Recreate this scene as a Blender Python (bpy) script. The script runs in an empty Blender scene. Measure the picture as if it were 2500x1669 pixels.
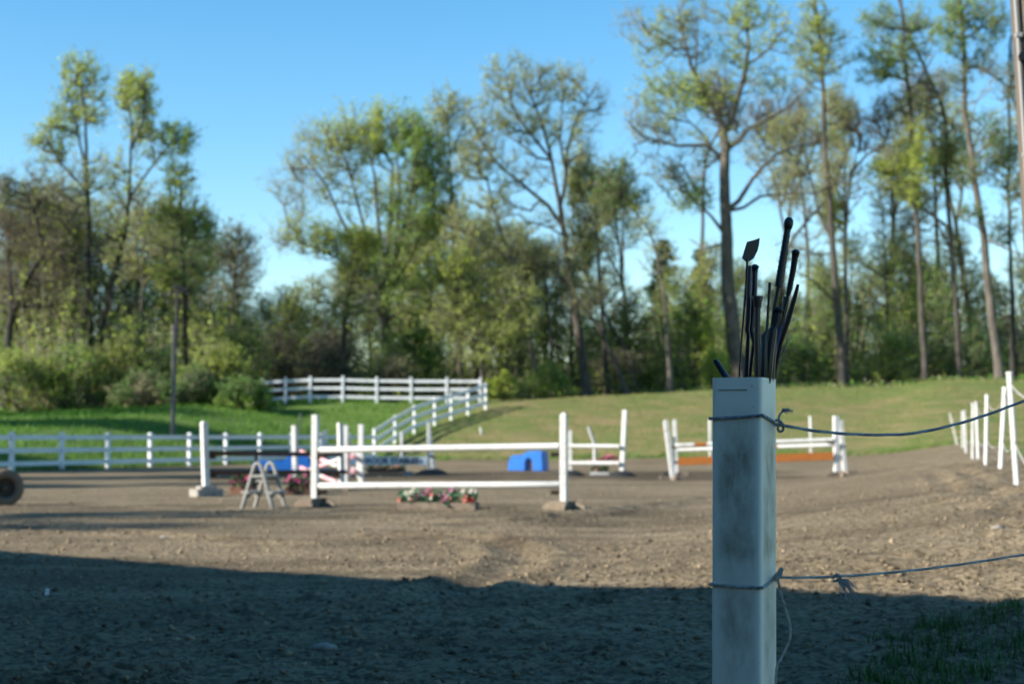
import bpy, math, random
import numpy as np
from mathutils import Vector, Matrix

# ------------------------------------------------------------------ camera, sky, sun, exposure
SC = bpy.context.scene
CAM_Z = 1.12
FPX, CX, CY = 3723.0, 1250.0, 834.5          # focal length and centre of the photograph in its own pixels
TILT = math.atan((1064 - CY) / FPX)
cd = bpy.data.cameras.new('camera'); cam = bpy.data.objects.new('camera', cd); SC.collection.objects.link(cam)
cam.location = (0, 0, CAM_Z); cam.rotation_euler = (math.pi / 2 + TILT, 0, 0)
cd.sensor_width = 36; cd.lens = FPX / 2500 * 36; cd.clip_start = .05; cd.clip_end = 3000
cd.dof.use_dof = True; cd.dof.focus_distance = 4.4; cd.dof.aperture_fstop = 3.9
SC.camera = cam
SUN_EL = math.radians(27); SUN_H = Vector((-.94, -.34)).normalized()      # direction towards the sun
W = bpy.data.worlds.new('World'); SC.world = W; W.use_nodes = True
wn = W.node_tree; sky = wn.nodes.new('ShaderNodeTexSky'); sky.sky_type = 'NISHITA'; sky.sun_disc = False
sky.sun_elevation = SUN_EL; sky.sun_rotation = math.atan2(SUN_H.x, SUN_H.y)
sky.air_density = 1.0; sky.dust_density = .15; sky.ozone_density = 1.6; sky.altitude = 200
bg = wn.nodes['Background']; bg.inputs['Strength'].default_value = .101
hs = wn.nodes.new('ShaderNodeHueSaturation'); hs.inputs['Saturation'].default_value = 1.36; hs.inputs['Hue'].default_value = .493
wn.links.new(sky.outputs[0], hs.inputs['Color']); wn.links.new(hs.outputs[0], bg.inputs['Color'])
ld = bpy.data.lights.new('sun', 'SUN'); ld.energy = 5.0; ld.angle = math.radians(.53); ld.color = (1, .945, .86)
sun = bpy.data.objects.new('sun', ld); SC.collection.objects.link(sun)
sdir = Vector((SUN_H.x * math.cos(SUN_EL), SUN_H.y * math.cos(SUN_EL), math.sin(SUN_EL)))
sun.rotation_euler = sdir.to_track_quat('Z', 'Y').to_euler(); sun.location = sdir * 60
SC.view_settings.view_transform = 'Standard'; SC.view_settings.look = 'None'
SC.view_settings.gamma = 1; SC.view_settings.exposure = 1.14
SC.cycles.use_denoising = True
SC.cycles.max_bounces = 6; SC.cycles.transparent_max_bounces = 4; SC.cycles.diffuse_bounces = 3

COL = SC.collection
rng = np.random.default_rng(7); random.seed(7)

def at(px, py, D):
    """world point that lies D metres ahead and shows at photo pixel px,py"""
    dx = (px - CX) / FPX; dy = (CY - py) / FPX
    c, s = math.cos(TILT), math.sin(TILT)
    y = c - dy * s; z = s + dy * c
    return Vector((dx / y * D, D, CAM_Z + z / y * D))

# ------------------------------------------------------------------ noise and terrain
def _hash(i, j, seed):
    h = (i.astype(np.int64) * 374761393 + j.astype(np.int64) * 668265263 + seed * 144665) & 0xffffffff
    h = ((h ^ (h >> 13)) * 1274126177) & 0xffffffff
    return ((h ^ (h >> 16)) & 0xffff) / 65535.0
def vnoise(x, y, s, seed=0):
    x = np.asarray(x, float) / s; y = np.asarray(y, float) / s
    i = np.floor(x); j = np.floor(y); fx = x - i; fy = y - j
    fx = fx * fx * (3 - 2 * fx); fy = fy * fy * (3 - 2 * fy)
    a = _hash(i, j, seed); b = _hash(i + 1, j, seed); c = _hash(i, j + 1, seed); d = _hash(i + 1, j + 1, seed)
    return (a + (b - a) * fx) * (1 - fy) + (c + (d - c) * fx) * fy - .5
def sstep(a, b, x):
    t = np.clip((x - a) / (b - a), 0, 1); return t * t * (3 - 2 * t)
FA = np.array((-15.9, 48.6)); FB = np.array((-6.3, 70.0))                # left fence line, near end and corner
_fd = (FB - FA) / np.linalg.norm(FB - FA); _fn = np.array((-_fd[1], _fd[0]))
def d_left(x, y): return (x - FA[0]) * _fn[0] + (y - FA[1]) * _fn[1]
def d_far(x, y): return y - (70.0 + .06 * (x + 6.3))
def d_out(x, y): return np.maximum(d_left(x, y), d_far(x, y))              # > 0 beyond the arena edge
def u_right(x, y): return x - (1.0 + .28 * y)                               # > 0 right of the rope fence
def H(x, y):
    x = np.asarray(x, float); y = np.asarray(y, float)
    z = .45 * sstep(-5, .2, u_right(x, y)) * sstep(5, 15, y)
    z = z + .22 * sstep(40, 75, y) * sstep(0, 15, x)
    d = d_out(x, y)
    Hc = np.interp(x, [-40, -26, -16, -10, 0, 15, 60], [2.0, 2.35, 2.7, 2.95, 3.0, 3.75, 3.9])
    Wd = np.interp(x, [-40, -26, -16, -10, 0, 15, 60], [28, 23, 12, 11, 11, 19, 21])
    t = np.clip(d / Wd, 0, 1.3); z = z + Hc * np.where(t < 1, t * (1.32 - .32 * t), 1 - .0 * t) + .012 * np.clip(d - Wd, 0, 60)
    z = z + .12 * vnoise(x, y, 6, 3) * sstep(0, 6, d)
    return z
def hz(x, y): return float(H(np.array(x), np.array(y)))
def gp(px, D):
    """ground point at depth D below photo column px"""
    X = (px - CX) / FPX * D; return Vector((X, D, hz(X, D)))

# ------------------------------------------------------------------ materials
MATS = {}
def mat(name, col, rough=.7, col2=None, nscale=8, contrast=(.35, .65), bump=0, bscale=40, spec=.3, metal=0, island=0, transl=0, hue=None, detail=6, coord='Object', stretch=None):
    m = bpy.data.materials.new(name); m.use_nodes = True; nt = m.node_tree; N, L = nt.nodes, nt.links
    b = N['Principled BSDF']; b.inputs['Roughness'].default_value = rough; b.inputs['Metallic'].default_value = metal
    b.inputs['Specular IOR Level'].default_value = spec
    tc = N.new('ShaderNodeTexCoord'); src = tc.outputs[coord]
    if stretch:
        mp = N.new('ShaderNodeMapping'); mp.inputs['Scale'].default_value = stretch; L.new(src, mp.inputs[0]); src = mp.outputs[0]
    out = None
    if col2 is not None:
        n = N.new('ShaderNodeTexNoise'); n.inputs['Scale'].default_value = nscale; n.inputs['Detail'].default_value = detail; n.inputs['Roughness'].default_value = .6
        L.new(src, n.inputs['Vector'])
        r = N.new('ShaderNodeValToRGB'); r.color_ramp.elements[0].position = contrast[0]; r.color_ramp.elements[1].position = contrast[1]
        r.color_ramp.elements[0].color = (*col, 1); r.color_ramp.elements[1].color = (*col2, 1)
        L.new(n.outputs['Fac'], r.inputs[0]); out = r.outputs[0]
    if island:
        g = N.new('ShaderNodeNewGeometry'); r2 = N.new('ShaderNodeValToRGB')
        r2.color_ramp.elements[0].color = (*[c * (1 - island) for c in col], 1)
        r2.color_ramp.elements[1].color = (*[min(1, c * (1 + island)) for c in (col2 or col)], 1)
        L.new(g.outputs['Random Per Island'], r2.inputs[0]); out = r2.outputs[0]
    if out is not None: L.new(out, b.inputs['Base Color'])
    else: b.inputs['Base Color'].default_value = (*col, 1)
    if bump:
        n2 = N.new('ShaderNodeTexNoise'); n2.inputs['Scale'].default_value = bscale; n2.inputs['Detail'].default_value = 5
        L.new(src, n2.inputs['Vector'])
        bp = N.new('ShaderNodeBump'); bp.inputs['Strength'].default_value = bump; bp.inputs['Distance'].default_value = .02
        L.new(n2.outputs['Fac'], bp.inputs['Height']); L.new(bp.outputs[0], b.inputs['Normal'])
    if transl:
        t = N.new('ShaderNodeBsdfTranslucent'); mx = N.new('ShaderNodeMixShader'); mx.inputs[0].default_value = transl
        if out is not None: L.new(out, t.inputs['Color'])
        else: t.inputs['Color'].default_value = (*col, 1)
        L.new(b.outputs[0], mx.inputs[1]); L.new(t.outputs[0], mx.inputs[2])
        L.new(mx.outputs[0], N['Material Output'].inputs['Surface'])
    MATS[name] = m; return m
mat('white_paint', (.57, .56, .525), .55, (.38, .35, .30), 6, (.50, .78), .15, 30)
mat('old_white', (.50, .495, .48), .6, (.34, .315, .28), 7, (.5, .8), .15, 30)
mat('chalky_wood', (.33, .30, .26), .9, (.20, .18, .15), 9, (.4, .7), .3, 30)
mat('sign_white', (.74, .74, .73), .6)
mat('vinyl', (.66, .66, .66), .45, (.48, .48, .45), 3, (.48, .78))
mat('weathered_wood', (.23, .18, .13), .85, (.13, .10, .075), 14, (.35, .7), .4, 40)
mat('tan_wood', (.27, .215, .15), .85, (.15, .12, .08), 14, (.4, .7), .4, 40)
mat('brown_rail', (.075, .032, .022), .6, (.045, .02, .014), 12)
mat('rusty_metal', (.05, .032, .022), .7, (.025, .017, .012), 30, spec=.4)
mat('orange_paint', (.33, .11, .018), .6, (.26, .085, .018), 9)
mat('pink_paint', (.80, .42, .42), .55, (.72, .34, .35), 9)
mat('blue_plastic', (.018, .15, .50), .4, (.015, .12, .42), 6, (.4, .7), spec=.45)
mat('black_rubber', (.012, .013, .014), .75, (.025, .024, .023), 12)
mat('black_plastic', (.01, .011, .013), .5)
mat('tyre_rubber', (.15, .115, .08), .9, (.20, .155, .11), 8, (.45, .75), .3, 30)
mat('rim_metal', (.09, .07, .05), .8, (.06, .047, .035), 15)
mat('hub_metal', (.075, .063, .05), .7)
mat('grey_plastic', (.27, .265, .235), .5, (.20, .19, .165), 8, (.45, .75))
mat('sign_blue', (.012, .02, .045), .6)
mat('stone', (.30, .27, .23), .9, (.18, .16, .13), 20, bump=.4)
mat('paper', (.75, .75, .73), .7)
mat('leaf_green', (.05, .15, .08), .6, (.10, .22, .11), island=.35, transl=.35)
mat('flower_white', (.75, .70, .58), .7, island=.12)
mat('flower_pink', (.55, .24, .34), .7, island=.2)
mat('flower_hot', (.55, .13, .25), .7, island=.2)
mat('flower_red', (.50, .085, .06), .7, island=.2)
mat('flower_coral', (.60, .26, .19), .7, island=.2)
mat('terracotta', (.20, .10, .06), .8, (.13, .065, .04), 12)
mat('pole_wood', (.15, .122, .09), .85, (.09, .075, .057), 9, (.3, .7), .4, 20, stretch=(8, 8, .6))
mat('cable_grey', (.27, .26, .245), .5)
mat('dark_metal', (.02, .021, .023), .5, metal=.5)
mat('lamp_pole_wood', (.12, .12, .12), .85, (.07, .07, .072), 9, stretch=(8, 8, .6))
mat('rope_blue', (.24, .24, .27), .9, (.33, .32, .34), 60, (.4, .6), .3, 200)
mat('rope_tan', (.46, .43, .38), .9, (.32, .30, .27), 60, (.4, .6), .3, 200)
mat('rope_frayed', (.38, .38, .37), .9, (.28, .28, .28), 40)
mat('crop_black', (.006, .006, .008), .38, spec=.5)
mat('crop_navy', (.006, .009, .03), .38, spec=.5)
mat('crop_brown', (.055, .035, .028), .38, spec=.5)
mat('crop_oxblood', (.03, .006, .006), .38, spec=.5)
mat('crop_blue', (.01, .035, .16), .5)
mat('crop_wire', (.10, .12, .14), .4, spec=.5)
mat('barn_red', (.16, .04, .03), .8, (.10, .03, .022), 5)
mat('barn_roof', (.09, .09, .095), .7, (.06, .06, .065), 4)
mat('bark', (.095, .083, .066), .95, (.045, .039, .032), 3.0, (.35, .65), .6, 6, stretch=(1, 1, .35))
mat('bark_pale', (.14, .122, .098), .95, (.065, .056, .045), 3.0, (.35, .65), .6, 6, stretch=(1, 1, .35))
mat('bark_dark', (.05, .044, .037), .95, (.027, .024, .02), 3.0, (.35, .65), .6, 6, stretch=(1, 1, .35))
mat('twig', (.22, .21, .125), .9, (.135, .128, .078), 2)
mat('twig_brown', (.16, .13, .098), .9, (.09, .072, .056), 2)
mat('lf_yellow', (.36, .40, .05), .55, (.44, .48, .07), island=.3, transl=.45)
mat('lf_lime', (.31, .40, .045), .55, (.40, .49, .06), island=.3, transl=.45)
mat('lf_fresh', (.15, .27, .035), .55, (.22, .35, .05), island=.35, transl=.42)
mat('lf_olive', (.29, .36, .06), .6, (.39, .45, .085), island=.3, transl=.4)
mat('lf_dark', (0.032, 0.069, 0.023), .6, (0.052, 0.098, 0.032), island=.35, transl=.3)
mat('lf_deep', (.07, .15, .03), .6, (.11, .21, .04), island=.35, transl=.35)
mat('lf_pine', (.016, .042, .022), .7, (.028, .062, .03), island=.3, transl=.15)
mat('lf_brown', (.17, .165, .075), .7, (.23, .21, .10), island=.3, transl=.25)
mat('lf_rust', (.24, .09, .045), .7, (.30, .13, .06), island=.25, transl=.3)
mat('blade', (.06, .15, .015), .6, (.10, .22, .02), island=.35, transl=.35)
mat('blade_dry', (.20, .19, .06), .7, (.28, .25, .09), island=.3, transl=.3)
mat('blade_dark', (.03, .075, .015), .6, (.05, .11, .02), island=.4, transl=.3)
mat('clod', (.085, .064, .04), .95, (.23, .176, .108), island=.3)

def ground_mats():
    # arena sand: warm grey-brown with damp patches and drag lines
    m = bpy.data.materials.new('arena_sand'); m.use_nodes = True; nt = m.node_tree; N, L = nt.nodes, nt.links
    b = N['Principled BSDF']; b.inputs['Roughness'].default_value = .95; b.inputs['Specular IOR Level'].default_value = .15
    tc = N.new('ShaderNodeTexCoord')
    def noise(scale, det, stretch=None):
        s = tc.outputs['Object']
        if stretch:
            mp = N.new('ShaderNodeMapping'); mp.inputs['Scale'].default_value = stretch; L.new(s, mp.inputs[0]); s = mp.outputs[0]
        n = N.new('ShaderNodeTexNoise'); n.inputs['Scale'].default_value = scale; n.inputs['Detail'].default_value = det; n.inputs['Roughness'].default_value = .65
        L.new(s, n.inputs['Vector']); return n.outputs['Fac']
    def ramp(f, p0, c0, p1, c1):
        r = N.new('ShaderNodeValToRGB'); r.color_ramp.elements[0].position = p0; r.color_ramp.elements[1].position = p1
        r.color_ramp.elements[0].color = (*c0, 1); r.color_ramp.elements[1].color = (*c1, 1); L.new(f, r.inputs[0]); return r.outputs[0]
    def mul(a, c, f=1):
        x = N.new('ShaderNodeMix'); x.data_type = 'RGBA'; x.blend_type = 'MULTIPLY'; x.inputs[0].default_value = f
        L.new(a, x.inputs[6]); L.new(c, x.inputs[7]); return x.outputs[2]
    base = ramp(noise(.35, 5), .35, (.240, .182, .108), .65, (.335, .262, .162))
    fine = ramp(noise(19, 11), .41, (.36, .35, .34), .55, (1, 1, 1))
    lines = ramp(noise(.9, 4, (.18, 1.6, 1)), .38, (.66, .65, .65), .56, (1, 1, 1))
    da = N.new('ShaderNodeAttribute'); da.attribute_name = 'damp'
    wet = N.new('ShaderNodeMix'); wet.data_type = 'RGBA'; L.new(da.outputs['Fac'], wet.inputs[0]); wet.inputs[6].default_value = (1, 1, 1, 1); wet.inputs[7].default_value = (.52, .51, .50, 1)
    c = mul(mul(mul(base, fine), lines), wet.outputs[2]); L.new(c, b.inputs['Base Color'])
    bp = N.new('ShaderNodeBump'); bp.inputs['Strength'].default_value = 1; bp.inputs['Distance'].default_value = .045
    L.new(noise(26, 9), bp.inputs['Height']); L.new(bp.outputs[0], b.inputs['Normal'])
    MATS['arena_sand'] = m
    # turf: lush on the left, thin and straw-coloured on the right bank (attribute 'dry')
    m = bpy.data.materials.new('turf'); m.use_nodes = True; nt = m.node_tree; N, L = nt.nodes, nt.links
    b = N['Principled BSDF']; b.inputs['Roughness'].default_value = .9; b.inputs['Specular IOR Level'].default_value = .1
    tc = N.new('ShaderNodeTexCoord')
    lush = ramp(noise(.6, 6), .35, (.085, .150, .032), .68, (.155, .235, .050))
    dry = ramp(noise(.8, 10, (.6, 1.4, 1)), .40, (.135, .180, .046), .60, (.275, .215, .10))
    soil = N.new('ShaderNodeRGB'); soil.outputs[0].default_value = (.34, .27, .19, 1)
    at_ = N.new('ShaderNodeAttribute'); at_.attribute_name = 'dry'
    x = N.new('ShaderNodeMix'); x.data_type = 'RGBA'; L.new(at_.outputs['Fac'], x.inputs[0]); L.new(lush, x.inputs[6]); L.new(dry, x.inputs[7])
    ab = N.new('ShaderNodeAttribute'); ab.attribute_name = 'bare'
    y = N.new('ShaderNodeMix'); y.data_type = 'RGBA'; L.new(ab.outputs['Fac'], y.inputs[0]); L.new(x.outputs[2], y.inputs[6]); L.new(soil.outputs[0], y.inputs[7])
    fine = ramp(noise(9, 6), .3, (.6, .6, .6), .62, (1, 1, 1))
    L.new(mul(y.outputs[2], fine), b.inputs['Base Color'])
    bp = N.new('ShaderNodeBump'); bp.inputs['Strength'].default_value = 1; bp.inputs['Distance'].default_value = .12
    L.new(noise(6, 8), bp.inputs['Height']); L.new(bp.outputs[0], b.inputs['Normal'])
    MATS['turf'] = m
ground_mats()

def post_mat():
    """white vinyl sleeve with rubbed-in arena dirt"""
    m = bpy.data.materials.new('dirty_vinyl'); m.use_nodes = True; nt = m.node_tree; N, L = nt.nodes, nt.links
    b = N['Principled BSDF']; b.inputs['Roughness'].default_value = .45; b.inputs['Specular IOR Level'].default_value = .35
    tc = N.new('ShaderNodeTexCoord')
    def noise(scale, det, st, dist=0):
        mp = N.new('ShaderNodeMapping'); mp.inputs['Scale'].default_value = st; L.new(tc.outputs['Object'], mp.inputs[0])
        n = N.new('ShaderNodeTexNoise'); n.inputs['Scale'].default_value = scale; n.inputs['Detail'].default_value = det
        n.inputs['Roughness'].default_value = .62; n.inputs['Distortion'].default_value = dist; L.new(mp.outputs[0], n.inputs['Vector']); return n.outputs['Fac']
    def ramp(f, pts):
        r = N.new('ShaderNodeValToRGB'); e = r.color_ramp.elements
        while len(e) < len(pts): e.new(.5)
        for k, (p, v) in enumerate(pts): e[k].position = p; e[k].color = (v, v, v, 1)
        L.new(f, r.inputs[0]); return r.outputs[0]
    def math_(op, a, c=None, v=None):
        n = N.new('ShaderNodeMath'); n.operation = op; n.use_clamp = True; L.new(a, n.inputs[0])
        if c is not None: L.new(c, n.inputs[1])
        if v is not None: n.inputs[1].default_value = v
        return n.outputs[0]
    sep = N.new('ShaderNodeSeparateXYZ'); L.new(tc.outputs['Object'], sep.inputs[0])
    hgt = N.new('ShaderNodeMapRange'); hgt.inputs['From Min'].default_value = 0; hgt.inputs['From Max'].default_value = 1.25; L.new(sep.outputs['Z'], hgt.inputs[0])
    band = ramp(hgt.outputs[0], [(0, .5), (.44, .42), (.5, .75), (.575, .8), (.615, .35), (.65, .45), (.675, 1), (.715, .8), (.80, .85), (.86, .95), (.895, .6), (.925, .4), (.965, 0)])
    big = ramp(noise(10, 6, (1, 1, .6), .3), [(.34, .15), (.60, 1)])
    smear = ramp(noise(30, 7, (1, 1, .45), .3), [(.38, 0), (.62, 1)])
    edge = N.new('ShaderNodeAttribute'); edge.attribute_name = 'wear'
    d = math_('MULTIPLY', math_('ADD', math_('MULTIPLY', big, v=.62), math_('MULTIPLY', smear, v=.42)), band)
    d = math_('MULTIPLY', d, edge.outputs['Fac'])
    x = N.new('ShaderNodeMix'); x.data_type = 'RGBA'; L.new(d, x.inputs[0])
    x.inputs[6].default_value = (.87, .79, .66, 1); x.inputs[7].default_value = (.27, .225, .16, 1)
    spk = ramp(noise(70, 3, (1, 1, .8)), [(.70, 0), (.76, 1)])
    y = N.new('ShaderNodeMix'); y.data_type = 'RGBA'; L.new(math_('MULTIPLY', spk, v=.5), y.inputs[0])
    L.new(x.outputs[2], y.inputs[6]); y.inputs[7].default_value = (.10, .085, .065, 1)
    L.new(y.outputs[2], b.inputs['Base Color'])
    MATS['dirty_vinyl'] = m
post_mat()

# ------------------------------------------------------------------ mesh helpers
WLOC = {}
def raw_mesh(name, V, F4=None, F3=None, mats=(), mi4=None, mi3=None, smooth=False):
    me = bpy.data.meshes.new(name); V = np.asarray(V, np.float32)
    F4 = np.zeros((0, 4), np.int32) if F4 is None else np.asarray(F4, np.int32)
    F3 = np.zeros((0, 3), np.int32) if F3 is None else np.asarray(F3, np.int32)
    me.vertices.add(len(V)); me.vertices.foreach_set('co', V.ravel())
    nl = F4.size + F3.size; me.loops.add(nl); me.loops.foreach_set('vertex_index', np.concatenate([F4.ravel(), F3.ravel()]))
    me.polygons.add(len(F4) + len(F3))
    st = np.concatenate([np.arange(len(F4)) * 4, F4.size + np.arange(len(F3)) * 3]).astype(np.int32)
    me.polygons.foreach_set('loop_start', st)
    for k in mats: me.materials.append(MATS[k])
    if mi4 is not None or mi3 is not None:
        a = np.zeros(len(F4), np.int32) if mi4 is None else np.asarray(mi4, np.int32)
        c = np.zeros(len(F3), np.int32) if mi3 is None else np.asarray(mi3, np.int32)
        me.polygons.foreach_set('material_index', np.concatenate([a, c]))
    if smooth: me.polygons.foreach_set('use_smooth', np.ones(len(F4) + len(F3), bool))
    me.update(calc_edges=True); me.validate(); return me
def link(name, me, parent=None):
    o = bpy.data.objects.new(name, me); COL.objects.link(o)
    if parent is not None: o.parent = parent; WLOC[o.name] = WLOC[parent.name]
    else: WLOC[o.name] = Vector((0, 0, 0))
    return o
def tag(o, label=None, cat=None, group=None, kind=None):
    if label: o['label'] = label
    if cat: o['category'] = cat
    if group: o['group'] = group
    if kind: o['kind'] = kind
    return o
def thing(name, loc, label, cat, group=None):
    o = bpy.data.objects.new(name, None); COL.objects.link(o); o.location = loc; o.empty_display_size = .2
    WLOC[o.name] = Vector(loc); return tag(o, label, cat, group)
def frame_of(d):
    d = Vector(d).normalized(); a = Vector((0, 0, 1)) if abs(d.z) < .9 else Vector((1, 0, 0))
    x = d.cross(a).normalized(); return x, x.cross(d).normalized()
class MB:
    def __init__(s): s.v = []; s.f = []; s.sm = False
    def add(s, vs, fs):
        o = len(s.v); s.v += [Vector(v) for v in vs]; s.f += [tuple(i + o for i in f) for f in fs]; return s
    def box(s, c, size, R=None, bev=0):
        hx, hy, hz_ = [k / 2 for k in size]; c = Vector(c)
        if bev:
            b = bev; prof = [(-hx + b, -hy), (hx - b, -hy), (hx, -hy + b), (hx, hy - b), (hx - b, hy), (-hx + b, hy), (-hx, hy - b), (-hx, -hy + b)]
        else: prof = [(-hx, -hy), (hx, -hy), (hx, hy), (-hx, hy)]
        n = len(prof); vs = [Vector((x, y, z)) for z in (-hz_, hz_) for x, y in prof]
        if R is not None: vs = [R @ v for v in vs]
        vs = [v + c for v in vs]
        return s.add(vs, [tuple(range(n - 1, -1, -1)), tuple(range(n, 2 * n))] + [(i, (i + 1) % n, n + (i + 1) % n, n + i) for i in range(n)])
    def tube(s, pts, rad, n=10, cap=True):
        pts = [Vector(p) for p in pts]; rad = [rad] * len(pts) if not hasattr(rad, '__len__') else list(rad)
        vs = []; x = None
        for i, p in enumerate(pts):
            d = (pts[min(i + 1, len(pts) - 1)] - pts[max(i - 1, 0)]).normalized()
            if x is None: x, y = frame_of(d)
            else:
                x = (x - d * x.dot(d)).normalized(); y = d.cross(x) * -1
                y = x.cross(d)
            vs += [p + (x * math.cos(2 * math.pi * k / n) + y * math.sin(2 * math.pi * k / n)) * rad[i] for k in range(n)]
        m = len(pts); fs = [(i * n + k, i * n + (k + 1) % n, (i + 1) * n + (k + 1) % n, (i + 1) * n + k) for i in range(m - 1) for k in range(n)]
        if cap: fs += [tuple(range(n - 1, -1, -1)), tuple(range((m - 1) * n, m * n))]
        return s.add(vs, fs)
    def prism(s, poly, o, ax, ay, th):
        """polygon (2d) spread along ax, ay from o, thickened by vector th"""
        o, ax, ay, th = map(Vector, (o, ax, ay, th)); n = len(poly)
        vs = [o + ax * a + ay * b for a, b in poly]; vs += [v + th for v in vs]
        return s.add(vs, [tuple(range(n - 1, -1, -1)), tuple(range(n, 2 * n))] + [(i, (i + 1) % n, n + (i + 1) % n, n + i) for i in range(n)])
    def build(s, name, m, parent=None, smooth=False, bevel=0):
        o0 = WLOC[parent.name] if parent is not None else Vector((0, 0, 0))
        me = bpy.data.meshes.new(name); me.from_pydata([v - o0 for v in s.v], [], s.f)
        import bmesh
        bm = bmesh.new(); bm.from_mesh(me); bmesh.ops.recalc_face_normals(bm, faces=bm.faces)
        if bevel: bmesh.ops.bevel(bm, geom=[e for e in bm.edges if len(e.link_faces) == 2 and e.calc_face_angle() > .5], offset=bevel, segments=2, affect='EDGES')
        bm.to_mesh(me); bm.free()
        for k in ([m] if isinstance(m, str) else m): me.materials.append(MATS[k])
        if smooth:
            for p in me.polygons: p.use_smooth = True
            try: me.set_sharp_from_angle(angle=math.radians(40))
            except Exception: pass
        return link(name, me, parent)
def rotz(a): return Matrix.Rotation(a, 3, 'Z')

# ------------------------------------------------------------------ ground
def grid_mesh(xs, ys, zf, keep=None):
    X, Y = np.meshgrid(xs, ys); Z = zf(X, Y); nx, ny = len(xs), len(ys)
    V = np.stack([X, Y, Z], -1).reshape(-1, 3)
    i = np.arange(nx - 1)[None, :] + np.arange(ny - 1)[:, None] * nx
    F = np.stack([i, i + 1, i + nx + 1, i + nx], -1).reshape(-1, 4)
    if keep is not None:
        c = V[F].mean(1); F = F[keep(c[:, 0], c[:, 1])]
        used = np.unique(F); mp = -np.ones(len(V), np.int64); mp[used] = np.arange(len(used)); V = V[used]; F = mp[F]
    return V, F
def seg_d(X, Y, pts):
    best = np.full(np.shape(X), 1e9)
    for (ax, ay), (bx, by) in zip(pts[:-1], pts[1:]):
        L2 = (bx - ax) ** 2 + (by - ay) ** 2; t = np.clip(((X - ax) * (bx - ax) + (Y - ay) * (by - ay)) / L2, 0, 1)
        best = np.minimum(best, np.hypot(X - ax - t * (bx - ax), Y - ay - t * (by - ay)))
    return best
def gxy(px, py):
    D = CAM_Z * FPX / (py - 1064); return ((px - CX) / FPX * D, D)
RUTS = [[gxy(960, 1306), gxy(1150, 1312), gxy(1255, 1335), gxy(1282, 1365), gxy(1230, 1410), gxy(1080, 1455), gxy(900, 1490)],
        [gxy(1380, 1262), gxy(1600, 1235), gxy(1740, 1215)], [gxy(700, 1330), gxy(300, 1300), gxy(40, 1292)],
        [gxy(2200, 1140), gxy(2330, 1190), gxy(2420, 1300)], [gxy(2130, 1140), gxy(2260, 1190), gxy(2340, 1290)],
        [gxy(1450, 1490), gxy(1250, 1530), gxy(950, 1560)], [gxy(1500, 1250), gxy(1250, 1275), gxy(1000, 1270)]]
def arena_z(X, Y):
    z = H(X, Y) + .004
    sp = np.maximum(.031, .0064 * (Y - 2)); fz = lambda q: sstep(1.3, 2.6, q / sp)        # octaves finer than the mesh are left to the bump
    z = z + .03 * vnoise(X, Y, 2.4, 1) + .014 * vnoise(X, Y, .75, 2) * fz(.75)
    z = z + fz(.32) * .02 * np.abs(vnoise(X, Y, .32, 4)) + fz(.14) * .028 * vnoise(X, Y, .14, 5) + fz(.07) * .026 * vnoise(X, Y, .07, 6)
    z = z + fz(.13) * .12 * np.maximum(0, vnoise(X, Y, .13, 8) - .26)
    z = z + .010 * np.sin((Y + .5 * vnoise(X, Y, 3, 14) + .06 * X) * 2 * math.pi / .26) * fz(.2) * (.5 + vnoise(X, Y, 1.7, 15))
    for k, r in enumerate(RUTS):
        d = seg_d(X, Y, r); w = .16 if k < 3 else .12
        amp = .4 if k in (3, 4) else .7 if k == 0 else .6
        z = z - .055 * amp * np.exp(-(d / w) ** 2) + .05 * amp * np.exp(-((d - 2.1 * w) / (w * .8)) ** 2)
    # tyre tread bars pressed into the damp near-left corner
    for k in range(5):
        c = (-2.02 + .02 * k, 6.62 + .20 * k); a = .12
        lx = (X - c[0]) * math.cos(a) + (Y - c[1]) * math.sin(a); ly = -(X - c[0]) * math.sin(a) + (Y - c[1]) * math.cos(a) + .06 * lx * lx
        e = np.exp(-(np.abs(lx) / .42) ** 6)
        z = z + e * (.035 * np.exp(-(ly / .045) ** 2) - .03 * np.exp(-((ly - .1) / .045) ** 2))
    # rough bank of thrown-up sand along the right rope
    u = u_right(X, Y)
    z = z + sstep(-1.6, -.2, u) * sstep(5, 9, Y) * (.16 * (vnoise(X, Y, .9, 11) + .25) + .10 * vnoise(X, Y, .3, 12))
    return z
HOOF = []
_r = np.random.default_rng(91)
for _ in range(34):
    a0 = _r.random() * 6.28 if _r.random() < .3 else _r.normal(0, .35); x0 = _r.uniform(-7, 6); y0 = _r.uniform(7, 24)
    for k in range(9): HOOF.append((x0 + math.cos(a0) * .55 * k + _r.normal(0, .1), y0 + math.sin(a0) * .55 * k + _r.normal(0, .1)))
def hoof(X, Y):
    z = np.zeros_like(X)
    for hx, hy in HOOF:
        i0, i1 = np.searchsorted(Y[:, 0], (hy - .16, hy + .16)); j0, j1 = np.searchsorted(X[0], (hx - .16, hx + .16))
        if i1 > i0 and j1 > j0:
            d = np.hypot(X[i0:i1, j0:j1] - hx, Y[i0:i1, j0:j1] - hy); z[i0:i1, j0:j1] += -.032 * np.exp(-(d / .055) ** 2) + .018 * np.exp(-((d - .095) / .03) ** 2)
    return z
xs = np.concatenate([np.linspace(-30, -9, 110), np.linspace(-9, 9, 400)[1:], np.linspace(9, 24, 80)[1:]])
yy = [3.0]
while yy[-1] < 74: yy.append(yy[-1] + max(.031, .0064 * (yy[-1] - 2.0)))
ys = np.array(yy)
V, F = grid_mesh(xs, ys, lambda X, Y: arena_z(X, Y) + hoof(X, Y), lambda x, y: (d_out(x, y) < .25 * vnoise(x, y, .8, 21)) & (u_right(x, y) < 1.2) & (np.abs(x) < .46 * y + 2.6))
me = raw_mesh('arena_ground', V, F, mats=['arena_sand'], smooth=True)
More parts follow.
